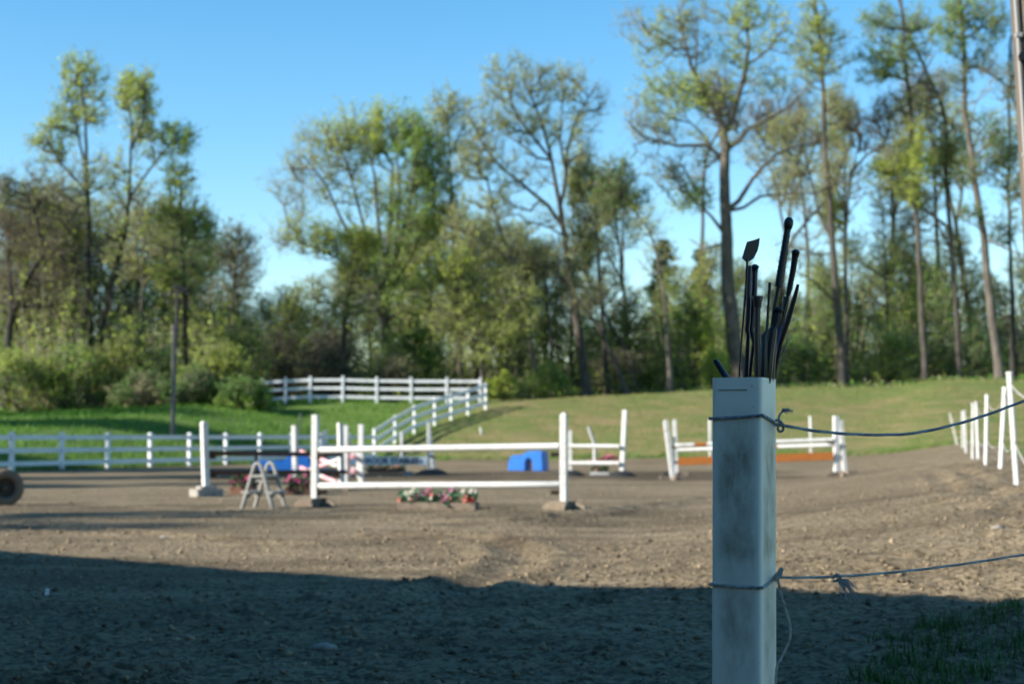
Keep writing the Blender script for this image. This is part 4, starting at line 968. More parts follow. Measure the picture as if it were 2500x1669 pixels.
# ------------------------------------------------------------------ stable building beside the camera (casts the foreground shade)
def barn():
    tdir = Vector((.81, -.585, 0)).normalized(); n = Vector((-tdir.y, tdir.x, 0)); up = Vector((0, 0, 1))
    o = n * -.15; t0, t1, dp, eh = -32.0, -1.9, 9.0, 5.5
    q = lambda a, b, z: o + tdir * a + n * -b + up * z
    t = thing('stable_building', q(t0, 0, 0), 'red stable building beside the camera shading the foreground', 'building')
    mb = MB(); rd = 6.9
    mb.add([q(t0, 0, -.2), q(t1, 0, -.2), q(t1, dp, -.2), q(t0, dp, -.2), q(t0, 0, eh), q(t1, 0, eh), q(t1, dp, eh), q(t0, dp, eh), q(t0, dp / 2, rd), q(t1, dp / 2, rd)],
           [(0, 1, 5, 4), (1, 2, 6, 9, 5), (2, 3, 7, 6), (3, 0, 4, 8, 7)]); mb.build('wall', 'barn_red', t)
    mb = MB(); ov = .35; sl = (rd - eh) / (dp / 2); e = .5
    for s in (0, 1):
        f = (lambda a, b, z: q(a, b, z)) if s == 0 else (lambda a, b, z: q(a, dp - b, z))
        mb.add([f(t0 - e, -ov, eh - ov * sl + .02), f(t1 + e * .4, -ov, eh - ov * sl + .02), f(t1 + e * .4, dp / 2 + .02, rd + .03), f(t0 - e, dp / 2 + .02, rd + .03),
                f(t0 - e, -ov, eh - ov * sl + .14), f(t1 + e * .4, -ov, eh - ov * sl + .14), f(t1 + e * .4, dp / 2 + .02, rd + .15), f(t0 - e, dp / 2 + .02, rd + .15)],
               [(3, 2, 1, 0), (4, 5, 6, 7), (0, 1, 5, 4), (1, 2, 6, 5), (2, 3, 7, 6), (3, 0, 4, 7)])
    mb.build('roof', 'barn_roof', t)
    u0, u1, w0, w1 = t1 + .05, 17.0, 8.0, 16.0  # unseen wing added behind the camera to block sky and deepen the shade
    mb = MB(); mb.add([q(u0, w0, -.2), q(u1, w0, -.2), q(u1, w1, -.2), q(u0, w1, -.2), q(u0, w0, eh - 1.8), q(u1, w0, eh - 1.8), q(u1, w1, eh - 1.8), q(u0, w1, eh - 1.8), q(u0, (w0 + w1) / 2, rd - 1.8), q(u1, (w0 + w1) / 2, rd - 1.8)],
           [(0, 1, 5, 4), (1, 2, 6, 9, 5), (2, 3, 7, 6), (3, 0, 4, 8, 7), (4, 5, 9, 8), (6, 7, 8, 9)]); mb.build('wing', 'barn_red', t)
    for k in range(5):
        mb = MB(); a = t0 + 3 + 5 * k; mb.box(q(a, -.03, 1.1), (1.2, .06, 2.2), rotz(math.atan2(tdir.y, tdir.x))); mb.build('stall_door', 'old_white', t)
barn()

# ------------------------------------------------------------------ trees
LEAFY, LEAFS = 2.5, .60
def prisms(p0, p1, r0, r1, sides):
    d = p1 - p0; L = np.linalg.norm(d, axis=1)[:, None] + 1e-9; d = d / L
    a = np.where(np.abs(d[:, 2:3]) < .9, np.array([[0, 0, 1.0]]), np.array([[1.0, 0, 0]]))
    x = np.cross(d, a); x /= np.linalg.norm(x, axis=1)[:, None]; y = np.cross(x, d)
    an = 2 * math.pi * np.arange(sides) / sides
    ring = x[:, None, :] * np.cos(an)[None, :, None] + y[:, None, :] * np.sin(an)[None, :, None]
    V = np.concatenate([p0[:, None] + ring * r0[:, None, None], p1[:, None] + ring * r1[:, None, None]], 1).reshape(-1, 3)
    k = np.arange(sides); k2 = (k + 1) % sides
    F = np.stack([k, k2, k2 + sides, k + sides], -1)[None] + (np.arange(len(p0)) * 2 * sides)[:, None, None]
    return V, F.reshape(-1, 4)
def cones(p0, p1, r0):
    d = p1 - p0; d = d / (np.linalg.norm(d, axis=1)[:, None] + 1e-9); a = np.where(np.abs(d[:, 2:3]) < .9, np.array([[0, 0, 1.0]]), np.array([[1.0, 0, 0]]))
    x = np.cross(d, a); x /= np.linalg.norm(x, axis=1)[:, None]; y = np.cross(x, d); an = 2 * math.pi * np.arange(3) / 3
    ring = x[:, None, :] * np.cos(an)[None, :, None] + y[:, None, :] * np.sin(an)[None, :, None]
    V = np.concatenate([p0[:, None] + ring * r0[:, None, None], p1[:, None]], 1).reshape(-1, 3)
    return V, (np.array([(0, 1, 3), (1, 2, 3), (2, 0, 3)])[None] + (np.arange(len(p0)) * 4)[:, None, None]).reshape(-1, 3)
class Acc:
    def __init__(s): s.V = []; s.F = []; s.M = []; s.n = 0; s.T = []; s.M3 = []
    def add3(s, V, T, m=0): s.V.append(V); s.T.append(T + s.n); s.M3.append(np.full(len(T), m)); s.n += len(V)
    def add(s, V, F, m):
        if len(F) == 0: return
        s.V.append(V); s.F.append(F + s.n); s.M.append(np.full(len(F), m)); s.n += len(V)
    def mesh(s, name, mats, smooth=False): return raw_mesh(name, np.concatenate(s.V), np.concatenate(s.F), np.concatenate(s.T) if s.T else None, mats=mats, mi4=np.concatenate(s.M), mi3=np.concatenate(s.M3) if s.T else None, smooth=smooth)
def resample(P, step):
    out = [P[0]]
    for a, b in zip(P[:-1], P[1:]):
        n = max(1, int(np.linalg.norm(b - a) / step)); out += [a + (b - a) * (k + 1) / n for k in range(n)]
    return np.array(out)
def grow_tree(trunks, blobs, seed, npts, twigs=4, tl=.8, ls=.16, leafmats=('lf_lime',), twig_m='twig', bark='bark', lo=.3, bf=.3, origin=None, droop=0, tr=.0105, up=.35, sub=7):
    """trunks: [(polyline [Vector], r0, r1)], first is the bole; blobs: [(centre, (rx,ry,rz), weight, leaves per twig, leaf material index)]"""
    r = np.random.default_rng(seed); acc_t, acc_c = Acc(), Acc()
    P, par, plen, rad, isT, ok = [], [], [], [], [], []
    base = np.array(trunks[0][0][0])
    for ti, (pl, r0, r1) in enumerate(trunks):
        pl = np.array([np.array(p) for p in pl]); pl = resample(pl, .5)
        wob = np.cumsum(r.normal(0, .025, pl.shape), 0) * np.minimum(1, np.arange(len(pl)) / 6.0)[:, None]; pl = pl + wob * np.array([1, 1, .3]) * min(1, r0 * 6)
        if ti: 
            pp = np.array(P); j0 = int(np.argmin(((pp - pl[0]) ** 2).sum(1))); pl[0] = pp[j0]
        else: j0 = -1
        n = len(pl)
        for k in range(n):
            if ti and k == 0: continue
            f = k / max(1, n - 1); prev = (j0 if (k == (1 if ti else 0)) else len(P) - 1)
            P.append(pl[k]); par.append(prev); rad.append(r0 + (r1 - r0) * f); isT.append(True)
            plen.append(0.0 if prev < 0 else plen[prev] + .35 * float(np.linalg.norm(pl[k] - P[prev]))); ok.append(bool(ti) or f > lo)
        rr = r0 + (r1 - r0) * np.linspace(0, 1, n)
        if ti == 0: rr[:4] *= np.array([1.5, 1.22, 1.08, 1.02])[:len(rr[:4])]
        mb = MB(); mb.tube([Vector(p) for p in pl], list(rr), 9, True)
        acc_t.add(np.array([tuple(v) for v in mb.v]), np.array([f for f in mb.f if len(f) == 4]), 0)
    nT = len(P); cap = nT + npts * 6 + 50
    PP = np.zeros((cap, 3)); PP[:nT] = P; PL = np.zeros(cap); PL[:nT] = plen; OK = np.zeros(cap, bool); OK[:nT] = ok
    par = par + [0] * (cap - nT); blob = np.zeros(cap, int); n = nT
    wts = np.array([b[2] for b in blobs], float); wts /= wts.sum()
    pts, pb = [], []
    for bi, (c, R, w, lv, lm) in enumerate(blobs):
        m = max(3, int(npts * wts[bi])); d = r.standard_normal((m, 3)); d /= np.linalg.norm(d, axis=1)[:, None]
        pts.append(np.array(c) + d * (r.random(m) ** .42)[:, None] * np.array(R)); pb += [bi] * m
    pts = np.concatenate(pts); pb = np.array(pb)
    ok_i = np.where(OK[:nT])[0]
    dd = np.min(np.linalg.norm(pts[:, None] - PP[ok_i][None], axis=2), axis=1); order = np.argsort(dd)
    for q in order:
        p = pts[q]; df = PP[:n] - p; d = np.sqrt((df ** 2).sum(1)); cost = d + bf * PL[:n] + .7 * np.maximum(0, df[:, 2] + .15 * d) + np.where(OK[:n], 0, 1e6)
        j = int(np.argmin(cost)); L = d[j]; k = max(1, min(5, int(L / .75))); a = PP[j]
        side = r.standard_normal(3) * .07 * L; side[2] += .10 * L * (0 if droop else -1) + droop * L * .2
        prev = j
        for s in range(1, k + 1):
            f = s / k; x = a + (p - a) * f + side * math.sin(math.pi * f); PP[n] = x; par[n] = prev; PL[n] = PL[prev] + L / k; OK[n] = True; blob[n] = pb[q]; prev = n; n += 1
    cnt = np.zeros(n)
    for i in range(n - 1, nT - 1, -1):
        cnt[i] += 1
        if par[i] >= nT: cnt[par[i]] += cnt[i]
    R_ = tr * 1.25 * np.sqrt(cnt) + tr * .6
    idx = np.arange(nT, n); pr_ = np.array(par[:n])[idx]
    rad_a = np.array(rad); r0 = np.where(pr_ < nT, np.minimum(R_[idx] * 1.25, rad_a[np.minimum(pr_, nT - 1)] * .8), np.minimum(R_[pr_], R_[idx] * 1.5)); r1 = R_[idx]
    p0, p1 = PP[pr_], PP[idx]
    big = r1 > .035
    for msk, acc, sd in ((big, acc_t, 6), (~big, acc_c, 4)):
        if msk.any(): V, F = prisms(p0[msk], p1[msk], r0[msk], r1[msk], sd); acc.add(V, F, 0)
    # twigs
    bd = (p1 - p0); bd /= np.linalg.norm(bd, axis=1)[:, None] + 1e-9
    sel = np.repeat(np.arange(len(idx)), twigs); sel = sel[r.random(len(sel)) < .9]; m = len(sel)
    dr = bd[sel] * .55 + r.standard_normal((m, 3)) * .55; dr[:, 2] += up - droop; dr /= np.linalg.norm(dr, axis=1)[:, None]
    Ln = (tl * (.35 + .9 * r.random(m)))[:, None]; a = p1[sel] + (p0[sel] - p1[sel]) * (r.random(m) * .6)[:, None]
    b = a + dr * Ln * .5; d2 = dr + r.standard_normal((m, 3)) * .35; d2[:, 2] += .12 - droop * 1.2; d2 /= np.linalg.norm(d2, axis=1)[:, None]; c = b + d2 * Ln * .55
    w = np.full(m, tr * .8)
    V, F = prisms(a, b, w, w * .75, 3); acc_c.add(V, F, 0); V, T = cones(b, c, w * .75); acc_c.add3(V, T)
    sw = np.repeat(np.arange(m), sub); q = r.random(len(sw))[:, None]; sa = np.where(q < .45, a[sw] + (b[sw] - a[sw]) * (q / .45), b[sw] + (c[sw] - b[sw]) * ((q - .45) / .55))
    sd_ = dr[sw] * .6 + r.standard_normal((len(sw), 3)) * .6; sd_[:, 2] += up * .6 - droop; sd_ /= np.linalg.norm(sd_, axis=1)[:, None]
    se = sa + sd_ * (tl * .5 * (.3 + r.random(len(sw))))[:, None]; V, T = cones(sa, se, np.full(len(sw), tr * .55)); acc_c.add3(V, T)
    # leaves
    lv = np.array([q[3] for q in blobs], float)[blob[idx][sel]]; lmi = np.array([q[4] for q in blobs])[blob[idx][sel]]
    patch = np.clip(1 + 1.0 * (vnoise(a[:, 0] + a[:, 1] * .7, a[:, 2], 1.5, seed)), .1, 2)
    nl = r.poisson(lv * patch * LEAFY); who = np.repeat(np.arange(m), nl)
    if len(who):
        f = r.random(len(who))[:, None]; lp = np.where(f < .4, a[who] + (b[who] - a[who]) * (f / .4), b[who] + (c[who] - b[who]) * ((f - .4) / .6)) + r.normal(0, ls * .35, (len(who), 3))
        sel2 = r.random(len(who)) < .55; pick = r.integers(0, sub, len(who)) + who * sub; g2 = r.random(len(who))[:, None]
        lp = np.where(sel2[:, None], sa[pick] + (se[pick] - sa[pick]) * g2 + r.normal(0, ls * .25, (len(who), 3)), lp)
        for k in range(len(leafmats)):
            mk = lmi[who] == k
            if mk.any(): V, F = leaf_tris(lp[mk], ls * LEAFS, r, .2); acc_c.add3(V, F, k + 1)
    return acc_t, acc_c, (twig_m,) + tuple(leafmats), bark
def tree(name, label, D, trunks_px, blobs_px, seed, npts=260, cat='tree', group=None, base_drop=.2, depth=.8, **kw):
    """trunks_px: [(list of photo px along the stem, r0, r1)] at depth D; blobs_px: [(cx,cy,rx,ry,weight,leaves,leafmat)]"""
    T = []; r = random.Random(seed)
    for i, (pl, r0, r1) in enumerate(trunks_px):
        pts = []
        dy = 0 if i == 0 else r.uniform(-2.4, 2.4)
        for k, (x, y) in enumerate(pl):
            pts.append(at(x, y, D + dy * (k / max(1, len(pl) - 1))))
        if i == 0: g = gp(pl[0][0], D); pts[0] = g - Vector((0, 0, base_drop))
        T.append((pts, r0, r1))
    B = []
    for cx0, cy0, rx, ry, w, lv, lm in blobs_px:
        m = D / FPX; B.append((at(cx0, cy0, D + r.uniform(-.8, .8)), (rx * m, max(1.0, depth * .5 * (rx + ry) * m), ry * m), w, lv, lm))
    at_, ac_, cm, bk = grow_tree(T, B, seed, npts, **kw)
    org = T[0][0][0] + Vector((0, 0, base_drop)); o = thing(name, org, label, cat, group)
    for acc, nm, ms, sm in ((at_, 'trunk', [bk], True), (ac_, 'crown', cm, False)):
        acc.V = [v - np.array(org) for v in acc.V]; link(nm, acc.mesh(nm, list(ms), sm), o)
    return o
def S5(l): return [(1500 + x / 1.65, y / 1.65) for x, y in l]       # px read in the enlargement of the right centre
def S6(l): return [(1950 + x / 1.651, y / 1.651) for x, y in l]
def S4(l): return [(1050 + x / 1.705, 80 + y / 1.705) for x, y in l]

# left group
tree('tall_tree', 'tall straight sparse-leaved tree, highest on the left, behind the lamp pole', 82,
     [([(222, 960), (220, 800), (217, 600), (214, 430), (212, 330), (205, 220)], .27, .05), ([(213, 420), (190, 330), (178, 250)], .09, .03), ([(214, 470), (150, 400), (110, 330)], .09, .03)],
     [(200, 200, 60, 75, 3, 2.2, 0), (175, 290, 60, 55, 2, 2.2, 0), (240, 270, 40, 60, 1, 1.6, 0), (120, 350, 55, 50, 2, 1.6, 0), (230, 420, 70, 70, 2, .8, 1), (150, 480, 80, 90, 2, .5, 1)], 101, 330,
     leafmats=('lf_lime', 'lf_olive'), bark='bark_dark', ls=.20, tl=.75)
tree('forked_tree', 'slim tree leaning right of the tall straight one on the left', 81,
     [([(232, 955), (240, 800), (272, 680), (305, 580), (318, 480), (324, 390), (330, 310), (322, 270)], .22, .05), ([(325, 360), (352, 290), (360, 215)], .08, .03), ([(318, 480), (375, 400), (430, 330), (440, 310)], .07, .03)],
     [(345, 230, 52, 60, 3, 2.4, 0), (305, 230, 30, 40, 1, 2, 0), (350, 310, 50, 50, 2, 2, 0), (430, 340, 50, 48, 2, 2.6, 1), (380, 370, 45, 40, 1, 1.5, 1), (300, 440, 70, 80, 2, 1, 0), (280, 560, 80, 80, 2, .7, 0)], 102, 320,
     leafmats=('lf_lime', 'lf_fresh'), bark='bark_dark', ls=.20, tl=.75)
tree('leafy_tree', 'green leafy tree right of the leaning one, behind the lamp', 84,
     [([(455, 960), (450, 800), (446, 650), (440, 520), (436, 430)], .2, .05), ([(446, 620), (480, 540), (500, 500)], .09, .03)],
     [(432, 430, 45, 45, 2, 2.2, 0), (440, 520, 60, 70, 3, 1.8, 0), (490, 560, 45, 70, 3, 2.4, 1), (400, 560, 60, 70, 2, 1.2, 0), (470, 660, 70, 70, 3, 1.5, 1), (400, 680, 60, 60, 2, 1.5, 0)], 103, 330,
     leafmats=('lf_lime', 'lf_fresh'), bark='bark_dark', ls=.2, tl=.7)
tree('small_dark_tree', 'small dark-leaved tree at the right end of the left group', 88,
     [([(560, 960), (562, 760), (565, 680), (572, 590), (575, 545)], .16, .04)],
     [(572, 600, 50, 60, 3, 2.2, 0), (545, 640, 40, 50, 2, 2, 0), (600, 640, 55, 65, 3, .6, 0), (560, 720, 60, 60, 2, 1.3, 0)], 104, 240, leafmats=('lf_dark',), bark='bark_dark', ls=.19)
tree('drooping_tree', 'brownish drooping bare tree leaning in from the left edge', 80,
     [([(10, 960), (25, 800), (60, 690), (120, 610), (170, 545), (200, 500)], .26, .06), ([(30, 760), (20, 640), (30, 520)], .15, .04), ([(110, 620), (90, 540), (70, 470)], .1, .03)],
     [(90, 500, 110, 70, 3, .7, 0), (20, 560, 70, 90, 3, .6, 1), (140, 610, 80, 90, 3, .6, 0), (40, 700, 80, 80, 3, .7, 1), (170, 720, 60, 90, 2, .7, 0), (10, 460, 30, 40, 1, 1.2, 2)], 105, 400, twig_m='twig_brown', bark='bark_dark', ls=.17, tl=1.0, droop=.45, leafmats=('lf_olive', 'lf_brown', 'lf_deep'))
tree('pale_tree', 'thin pale budding tree between the tall left trees and the lamp', 90,
     [([(340, 960), (345, 780), (352, 640), (350, 520)], .14, .04), ([(348, 700), (390, 620), (400, 560)], .07, .03)], [(350, 520, 60, 80, 3, .9, 0), (380, 620, 70, 80, 3, .9, 0), (310, 640, 50, 70, 2, .9, 0)], 106, 240, leafmats=('lf_olive',), bark='bark', ls=.18, droop=.15)
tree('back_tree', 'hazy budding tree behind the far left drooping tree', 92,
     [([(130, 960), (128, 780), (120, 600), (110, 480)], .18, .05)], [(110, 470, 80, 90, 3, .9, 0), (60, 560, 80, 80, 3, .8, 0), (160, 590, 60, 100, 3, .9, 0), (110, 700, 90, 80, 2, 1, 0)], 107, 300, leafmats=('lf_olive',), twig_m='twig_brown', bark='bark_dark', ls=.18, droop=.2)
# centre
tree('spreading_tree', 'broad fan-shaped tree, twiggy on its left side, behind the upper fence', 92,
     [([(945, 960), (945, 860), (943, 760), (945, 640), (950, 520), (955, 400)], .36, .06), ([(943, 780), (890, 660), (840, 560), (790, 450), (740, 380)], .17, .03), ([(943, 760), (905, 620), (870, 480), (820, 330)], .15, .03),
      ([(945, 700), (925, 560), (910, 420), (880, 310)], .14, .03), ([(947, 690), (985, 560), (1005, 430), (1010, 330)], .15, .03), ([(943, 800), (860, 650), (760, 600), (690, 570)], .12, .03), ([(946, 720), (1010, 620), (1060, 500)], .12, .03), ([(946, 740), (965, 600), (975, 450), (965, 330)], .12, .03)],
     [(780, 400, 95, 90, 3, 1.19, 1), (720, 480, 70, 90, 2, 0.26, 1), (850, 345, 95, 80, 4, 3.00, 0), (940, 340, 75, 70, 3, 4.42, 0), (1010, 350, 60, 75, 3, 5.10, 2), (1050, 430, 55, 70, 3, 5.44, 2), (950, 460, 90, 80, 3, 2.72, 0), (850, 480, 80, 80, 2, 2.72, 0),
      (760, 590, 75, 45, 2, 3.06, 0), (830, 610, 60, 50, 2, 2.72, 0), (1000, 560, 80, 70, 3, 4.08, 2), (700, 580, 50, 50, 1, 0.34, 1), (930, 640, 90, 70, 2, 3.74, 2), (980, 730, 90, 70, 2, 4.42, 2)], 201, 820, leafmats=('lf_lime', 'lf_olive', 'lf_fresh'), bark='bark', ls=.22, tl=1.25, up=.75, lo=.2)
tree('vine_tree', 'yellow-green vine-draped small tree in front of the broad fan-shaped tree', 87,
     [([(835, 960), (836, 800), (850, 720), (872, 640), (880, 590)], .16, .05)], [(880, 590, 48, 40, 3, 4, 0), (870, 660, 60, 55, 3, 2.2, 0), (850, 740, 60, 60, 2, 1.2, 1), (900, 720, 50, 70, 2, .8, 1)], 202, 240, leafmats=('lf_yellow', 'lf_olive'), bark='bark_dark', ls=.2, droop=.35)
tree('slender_tree', 'slender tree just right of the broad fan-shaped tree', 95,
     [([(1130, 960), (1112, 760), (1105, 560), (1100, 400), (1095, 280)], .18, .04), ([(1102, 420), (1070, 330), (1060, 290)], .07, .03), ([(1100, 380), (1130, 310), (1140, 250)], .07, .03)],
     [(1095, 270, 60, 60, 3, 1.5, 0), (1060, 320, 45, 60, 2, 1.5, 0), (1130, 330, 50, 70, 2, 1.2, 0), (1090, 430, 60, 70, 2, 1.3, 0), (1080, 510, 55, 40, 2, 4, 1), (1050, 550, 45, 40, 2, 4, 1)], 203, 300, leafmats=('lf_olive', 'lf_yellow'), bark='bark', ls=.19)
tree('left_leaning_tree', 'tree leaning left with a bare trunk before the budding thicket', 90,
     [([(1320, 968), (1300, 880), (1280, 760), (1255, 660), (1225, 580), (1200, 500), (1190, 440), (1165, 405)], .2, .05), ([(1255, 660), (1210, 600), (1150, 580)], .07, .03)],
     [(1160, 400, 60, 50, 2, 1.2, 0), (1190, 500, 70, 70, 2, 1.1, 0), (1140, 560, 70, 60, 2, 1.2, 0), (1240, 600, 70, 60, 2, .9, 0), (1250, 720, 70, 60, 1, 1, 0)], 204, 290, leafmats=('lf_olive',), bark='bark_pale', ls=.19)
tree('great_leaning_tree', 'tall tree leaning left with a rounded budding crown, centre of the skyline', 93,
     [(S4([(655, 1510), (625, 1320), (590, 1050), (570, 850), (550, 720), (525, 600), (510, 500), (480, 380), (440, 280)]), .31, .06), (S4([(545, 800), (490, 720), (400, 650), (300, 570), (220, 480), (150, 340)]), .14, .03),
      (S4([(550, 700), (565, 600), (565, 500), (590, 400), (620, 330), (690, 210)]), .12, .03), (S4([(515, 540), (440, 450), (370, 370), (330, 280), (310, 160)]), .11, .03), (S4([(560, 560), (540, 450), (545, 330)]), .1, .03), (S4([(470, 540), (400, 480), (300, 410)]), .08, .03)],
     [(1240, 200, 70, 75, 3, 1.5, 0), (1330, 210, 80, 60, 3, 1.9, 0), (1400, 230, 55, 80, 2, 1.2, 0), (1200, 290, 80, 60, 3, 1.5, 0), (1310, 310, 90, 60, 3, 1.7, 0), (1400, 350, 60, 70, 2, 1.2, 0), (1190, 370, 60, 50, 2, .9, 0), (1280, 420, 80, 60, 2, .8, 0), (1230, 500, 50, 50, 1, .7, 0), (1455, 260, 40, 70, 1, .3, 0), (1330, 530, 70, 40, 1, .6, 0)],
     205, 620, leafmats=('lf_olive',), bark='bark', ls=.18, tl=.85)
tree('yellow_tufted_tree', 'slim straight tree with a yellow-green tuft right of the centre tree', 94,
     [([(1487, 966), (1472, 840), (1462, 720), (1455, 600), (1450, 520), (1445, 470)], .17, .05), ([(1452, 560), (1425, 500), (1415, 470)], .06, .03), ([(1455, 540), (1490, 470)], .06, .03)],
     [(1445, 480, 60, 65, 3, 2, 0), (1420, 530, 50, 55, 1, 1.5, 0), (1430, 420, 50, 50, 2, 1.2, 1), (1490, 470, 50, 60, 2, 1.2, 1), (1470, 580, 50, 60, 1, .8, 1)], 206, 260, leafmats=('lf_yellow', 'lf_olive'), bark='bark', ls=.2)
tree('arched_tree', 'tree arching left with dark leaves, just left of the huge right tree', 92,
     [([(1640, 966), (1630, 860), (1622, 720), (1605, 620), (1590, 570), (1560, 525), (1520, 485)], .18, .05)], [(1500, 430, 60, 45, 2, 2.4, 0), (1530, 480, 60, 40, 2, 2.4, 0), (1480, 500, 40, 50, 1, 2, 0), (1580, 540, 45, 50, 1, 1, 1), (1610, 640, 50, 70, 1, .6, 1)], 207, 230, leafmats=('lf_deep', 'lf_lime'), bark='bark_pale', ls=.19)
tree('propped_tree', 'dark trunk slanting left, fallen against others at the centre', 91,
     [([(1535, 966), (1500, 880), (1450, 790), (1400, 720), (1350, 650)], .16, .06)], [(1370, 640, 70, 60, 2, .7, 0), (1300, 640, 60, 60, 2, .7, 0), (1430, 720, 60, 50, 1, .5, 0)], 208, 190, leafmats=('lf_olive',), bark='bark', ls=.17)
tree('second_propped_tree', 'thin dark trunk slanting left beside the propped one', 96,
     [([(1560, 962), (1545, 880), (1490, 790), (1440, 690), (1420, 620)], .13, .05)], [(1420, 600, 60, 60, 2, .8, 0), (1480, 680, 60, 60, 1, .8, 0)], 209, 150, leafmats=('lf_olive',), bark='bark_dark', ls=.17)
tree('pale_budding_tree', 'low spreading tree with pale hanging bud clusters left of centre', 86,
     [([(1180, 975), (1175, 880), (1165, 780), (1150, 700)], .15, .05), ([(1170, 820), (1240, 740), (1290, 700)], .07, .03), ([(1168, 800), (1110, 740), (1080, 690)], .07, .03)],
     [(1130, 680, 80, 60, 3, 2.2, 0), (1230, 720, 85, 70, 3, 1.8, 0), (1100, 760, 70, 60, 3, 2.2, 0), (1180, 830, 95, 60, 3, 2.4, 0), (1270, 800, 70, 70, 2, 1.8, 0), (1090, 640, 60, 50, 2, 2, 1)], 210, 420, leafmats=('lf_olive', 'lf_lime'), bark='bark', ls=.19, droop=.4)
tree('grey_tree', 'grey-stemmed tree between the leaning trees at the centre', 97,
     [([(1355, 960), (1345, 850), (1335, 740), (1330, 640)], .15, .05), ([(1335, 740), (1290, 690), (1270, 660)], .07, .03)], [(1330, 640, 60, 60, 2, .8, 0), (1280, 680, 50, 50, 1, .8, 0), (1370, 700, 50, 60, 1, .8, 0)], 211, 170, leafmats=('lf_olive',), bark='bark', ls=.17)
# right
tree('huge_tree', 'huge thick-trunked tree with yellow-green patches behind the crop post', 98,
     [(S5([(510, 1540), (485, 1350), (468, 1100), (458, 850), (455, 700), (460, 600), (440, 500)]), .56, .28), (S5([(440, 520), (420, 460), (370, 380), (310, 270), (270, 130), (255, 20)]), .24, .04), (S5([(455, 540), (490, 420), (525, 320), (548, 200), (535, 90), (540, -40)]), .24, .04),
      (S5([(470, 600), (540, 520), (640, 470), (720, 420), (800, 330)]), .18, .04), (S5([(480, 840), (560, 720), (650, 630), (730, 590), (850, 575)]), .17, .04), (S5([(485, 860), (590, 790), (700, 780), (830, 770)]), .12, .03), (S5([(450, 950), (390, 870), (330, 810), (270, 820)]), .15, .04),
      (S5([(450, 650), (370, 585), (250, 590), (110, 550), (40, 480)]), .15, .03), (S5([(455, 690), (370, 560), (290, 480), (230, 440)]), .12, .03), (S5([(545, 260), (620, 200), (700, 80)]), .1, .03), (S5([(450, 980), (360, 1000), (300, 960)]), .1, .03), (S5([(330, 300), (330, 180), (330, 60)]), .08, .03)],
     [(1600, 110, 60, 90, 2, 1.8, 0), (1650, 80, 55, 70, 2, .9, 0), (1700, 40, 70, 60, 2, .7, 0), (1620, 230, 75, 60, 3, 2.8, 0), (1720, 235, 75, 60, 3, 3, 0), (1800, 100, 70, 80, 2, 2.6, 0), (1830, 20, 70, 60, 2, 2.4, 0), (1900, 90, 60, 80, 2, 1.5, 0), (1860, 200, 80, 55, 2, 2, 0),
      (1950, 250, 60, 60, 2, .5, 1), (1960, 360, 70, 45, 2, .3, 1), (1900, 460, 80, 50, 2, .3, 1), (1620, 320, 60, 50, 2, 1, 0), (1560, 300, 50, 60, 2, .25, 1), (1690, 480, 50, 42, 2, 3.2, 0), (1640, 430, 45, 60, 2, 1.5, 2), (1590, 400, 60, 70, 1, .3, 1), (1540, 60, 50, 60, 1, .2, 1), (1740, 360, 80, 60, 2, .7, 0), (1850, 350, 80, 60, 2, .4, 1), (1700, 140, 60, 60, 1, 1.4, 0)],
     301, 900, leafmats=('lf_lime', 'lf_olive', 'lf_dark'), bark='bark_pale', ls=.22, tl=1.0, lo=.4)
tree('straight_tree', 'tall straight tree right of the crop post, branching high', 97,
     [(S6([(180, 1540), (160, 1300), (140, 1050), (125, 780), (110, 560), (105, 400), (100, 200), (75, 0), (70, -80)]), .27, .08), (S6([(135, 970), (80, 860), (45, 700), (10, 570)]), .1, .03), (S6([(110, 580), (60, 540), (-10, 480)]), .09, .03), (S6([(140, 1030), (60, 1020), (-60, 980)]), .07, .03), (S6([(150, 1220), (60, 1130), (-40, 1080)]), .08, .03), (S6([(130, 750), (70, 780), (0, 790)]), .06, .02)],
     [(1990, 60, 50, 70, 3, 2, 0), (1980, 160, 55, 60, 3, 2, 0), (2030, 120, 45, 80, 2, 1, 0), (1960, 310, 50, 50, 2, .4, 1), (2050, 260, 45, 60, 2, .4, 1), (1930, 420, 50, 50, 1, .2, 1), (2040, 420, 45, 60, 1, .3, 1), (1930, 620, 50, 45, 1, .3, 1)], 302, 400, leafmats=('lf_lime', 'lf_olive'), bark='bark', ls=.2)
tree('curved_bare_tree', 'bare thin tree curving right beside the tall straight one', 99,
     [(S6([(195, 1530), (190, 1250), (190, 1000), (200, 820), (225, 690), (290, 620), (350, 590), (385, 520), (375, 430)]), .17, .05), (S6([(195, 900), (150, 740), (200, 700)]), .06, .02), (S6([(215, 720), (235, 600)]), .06, .02)],
     [(2170, 280, 50, 60, 3, .3, 0), (2120, 330, 55, 55, 3, .25, 0), (2080, 300, 40, 60, 2, .2, 0), (2090, 450, 40, 60, 1, .3, 0)], 303, 260, leafmats=('lf_olive',), twig_m='twig_brown', bark='bark', ls=.17)
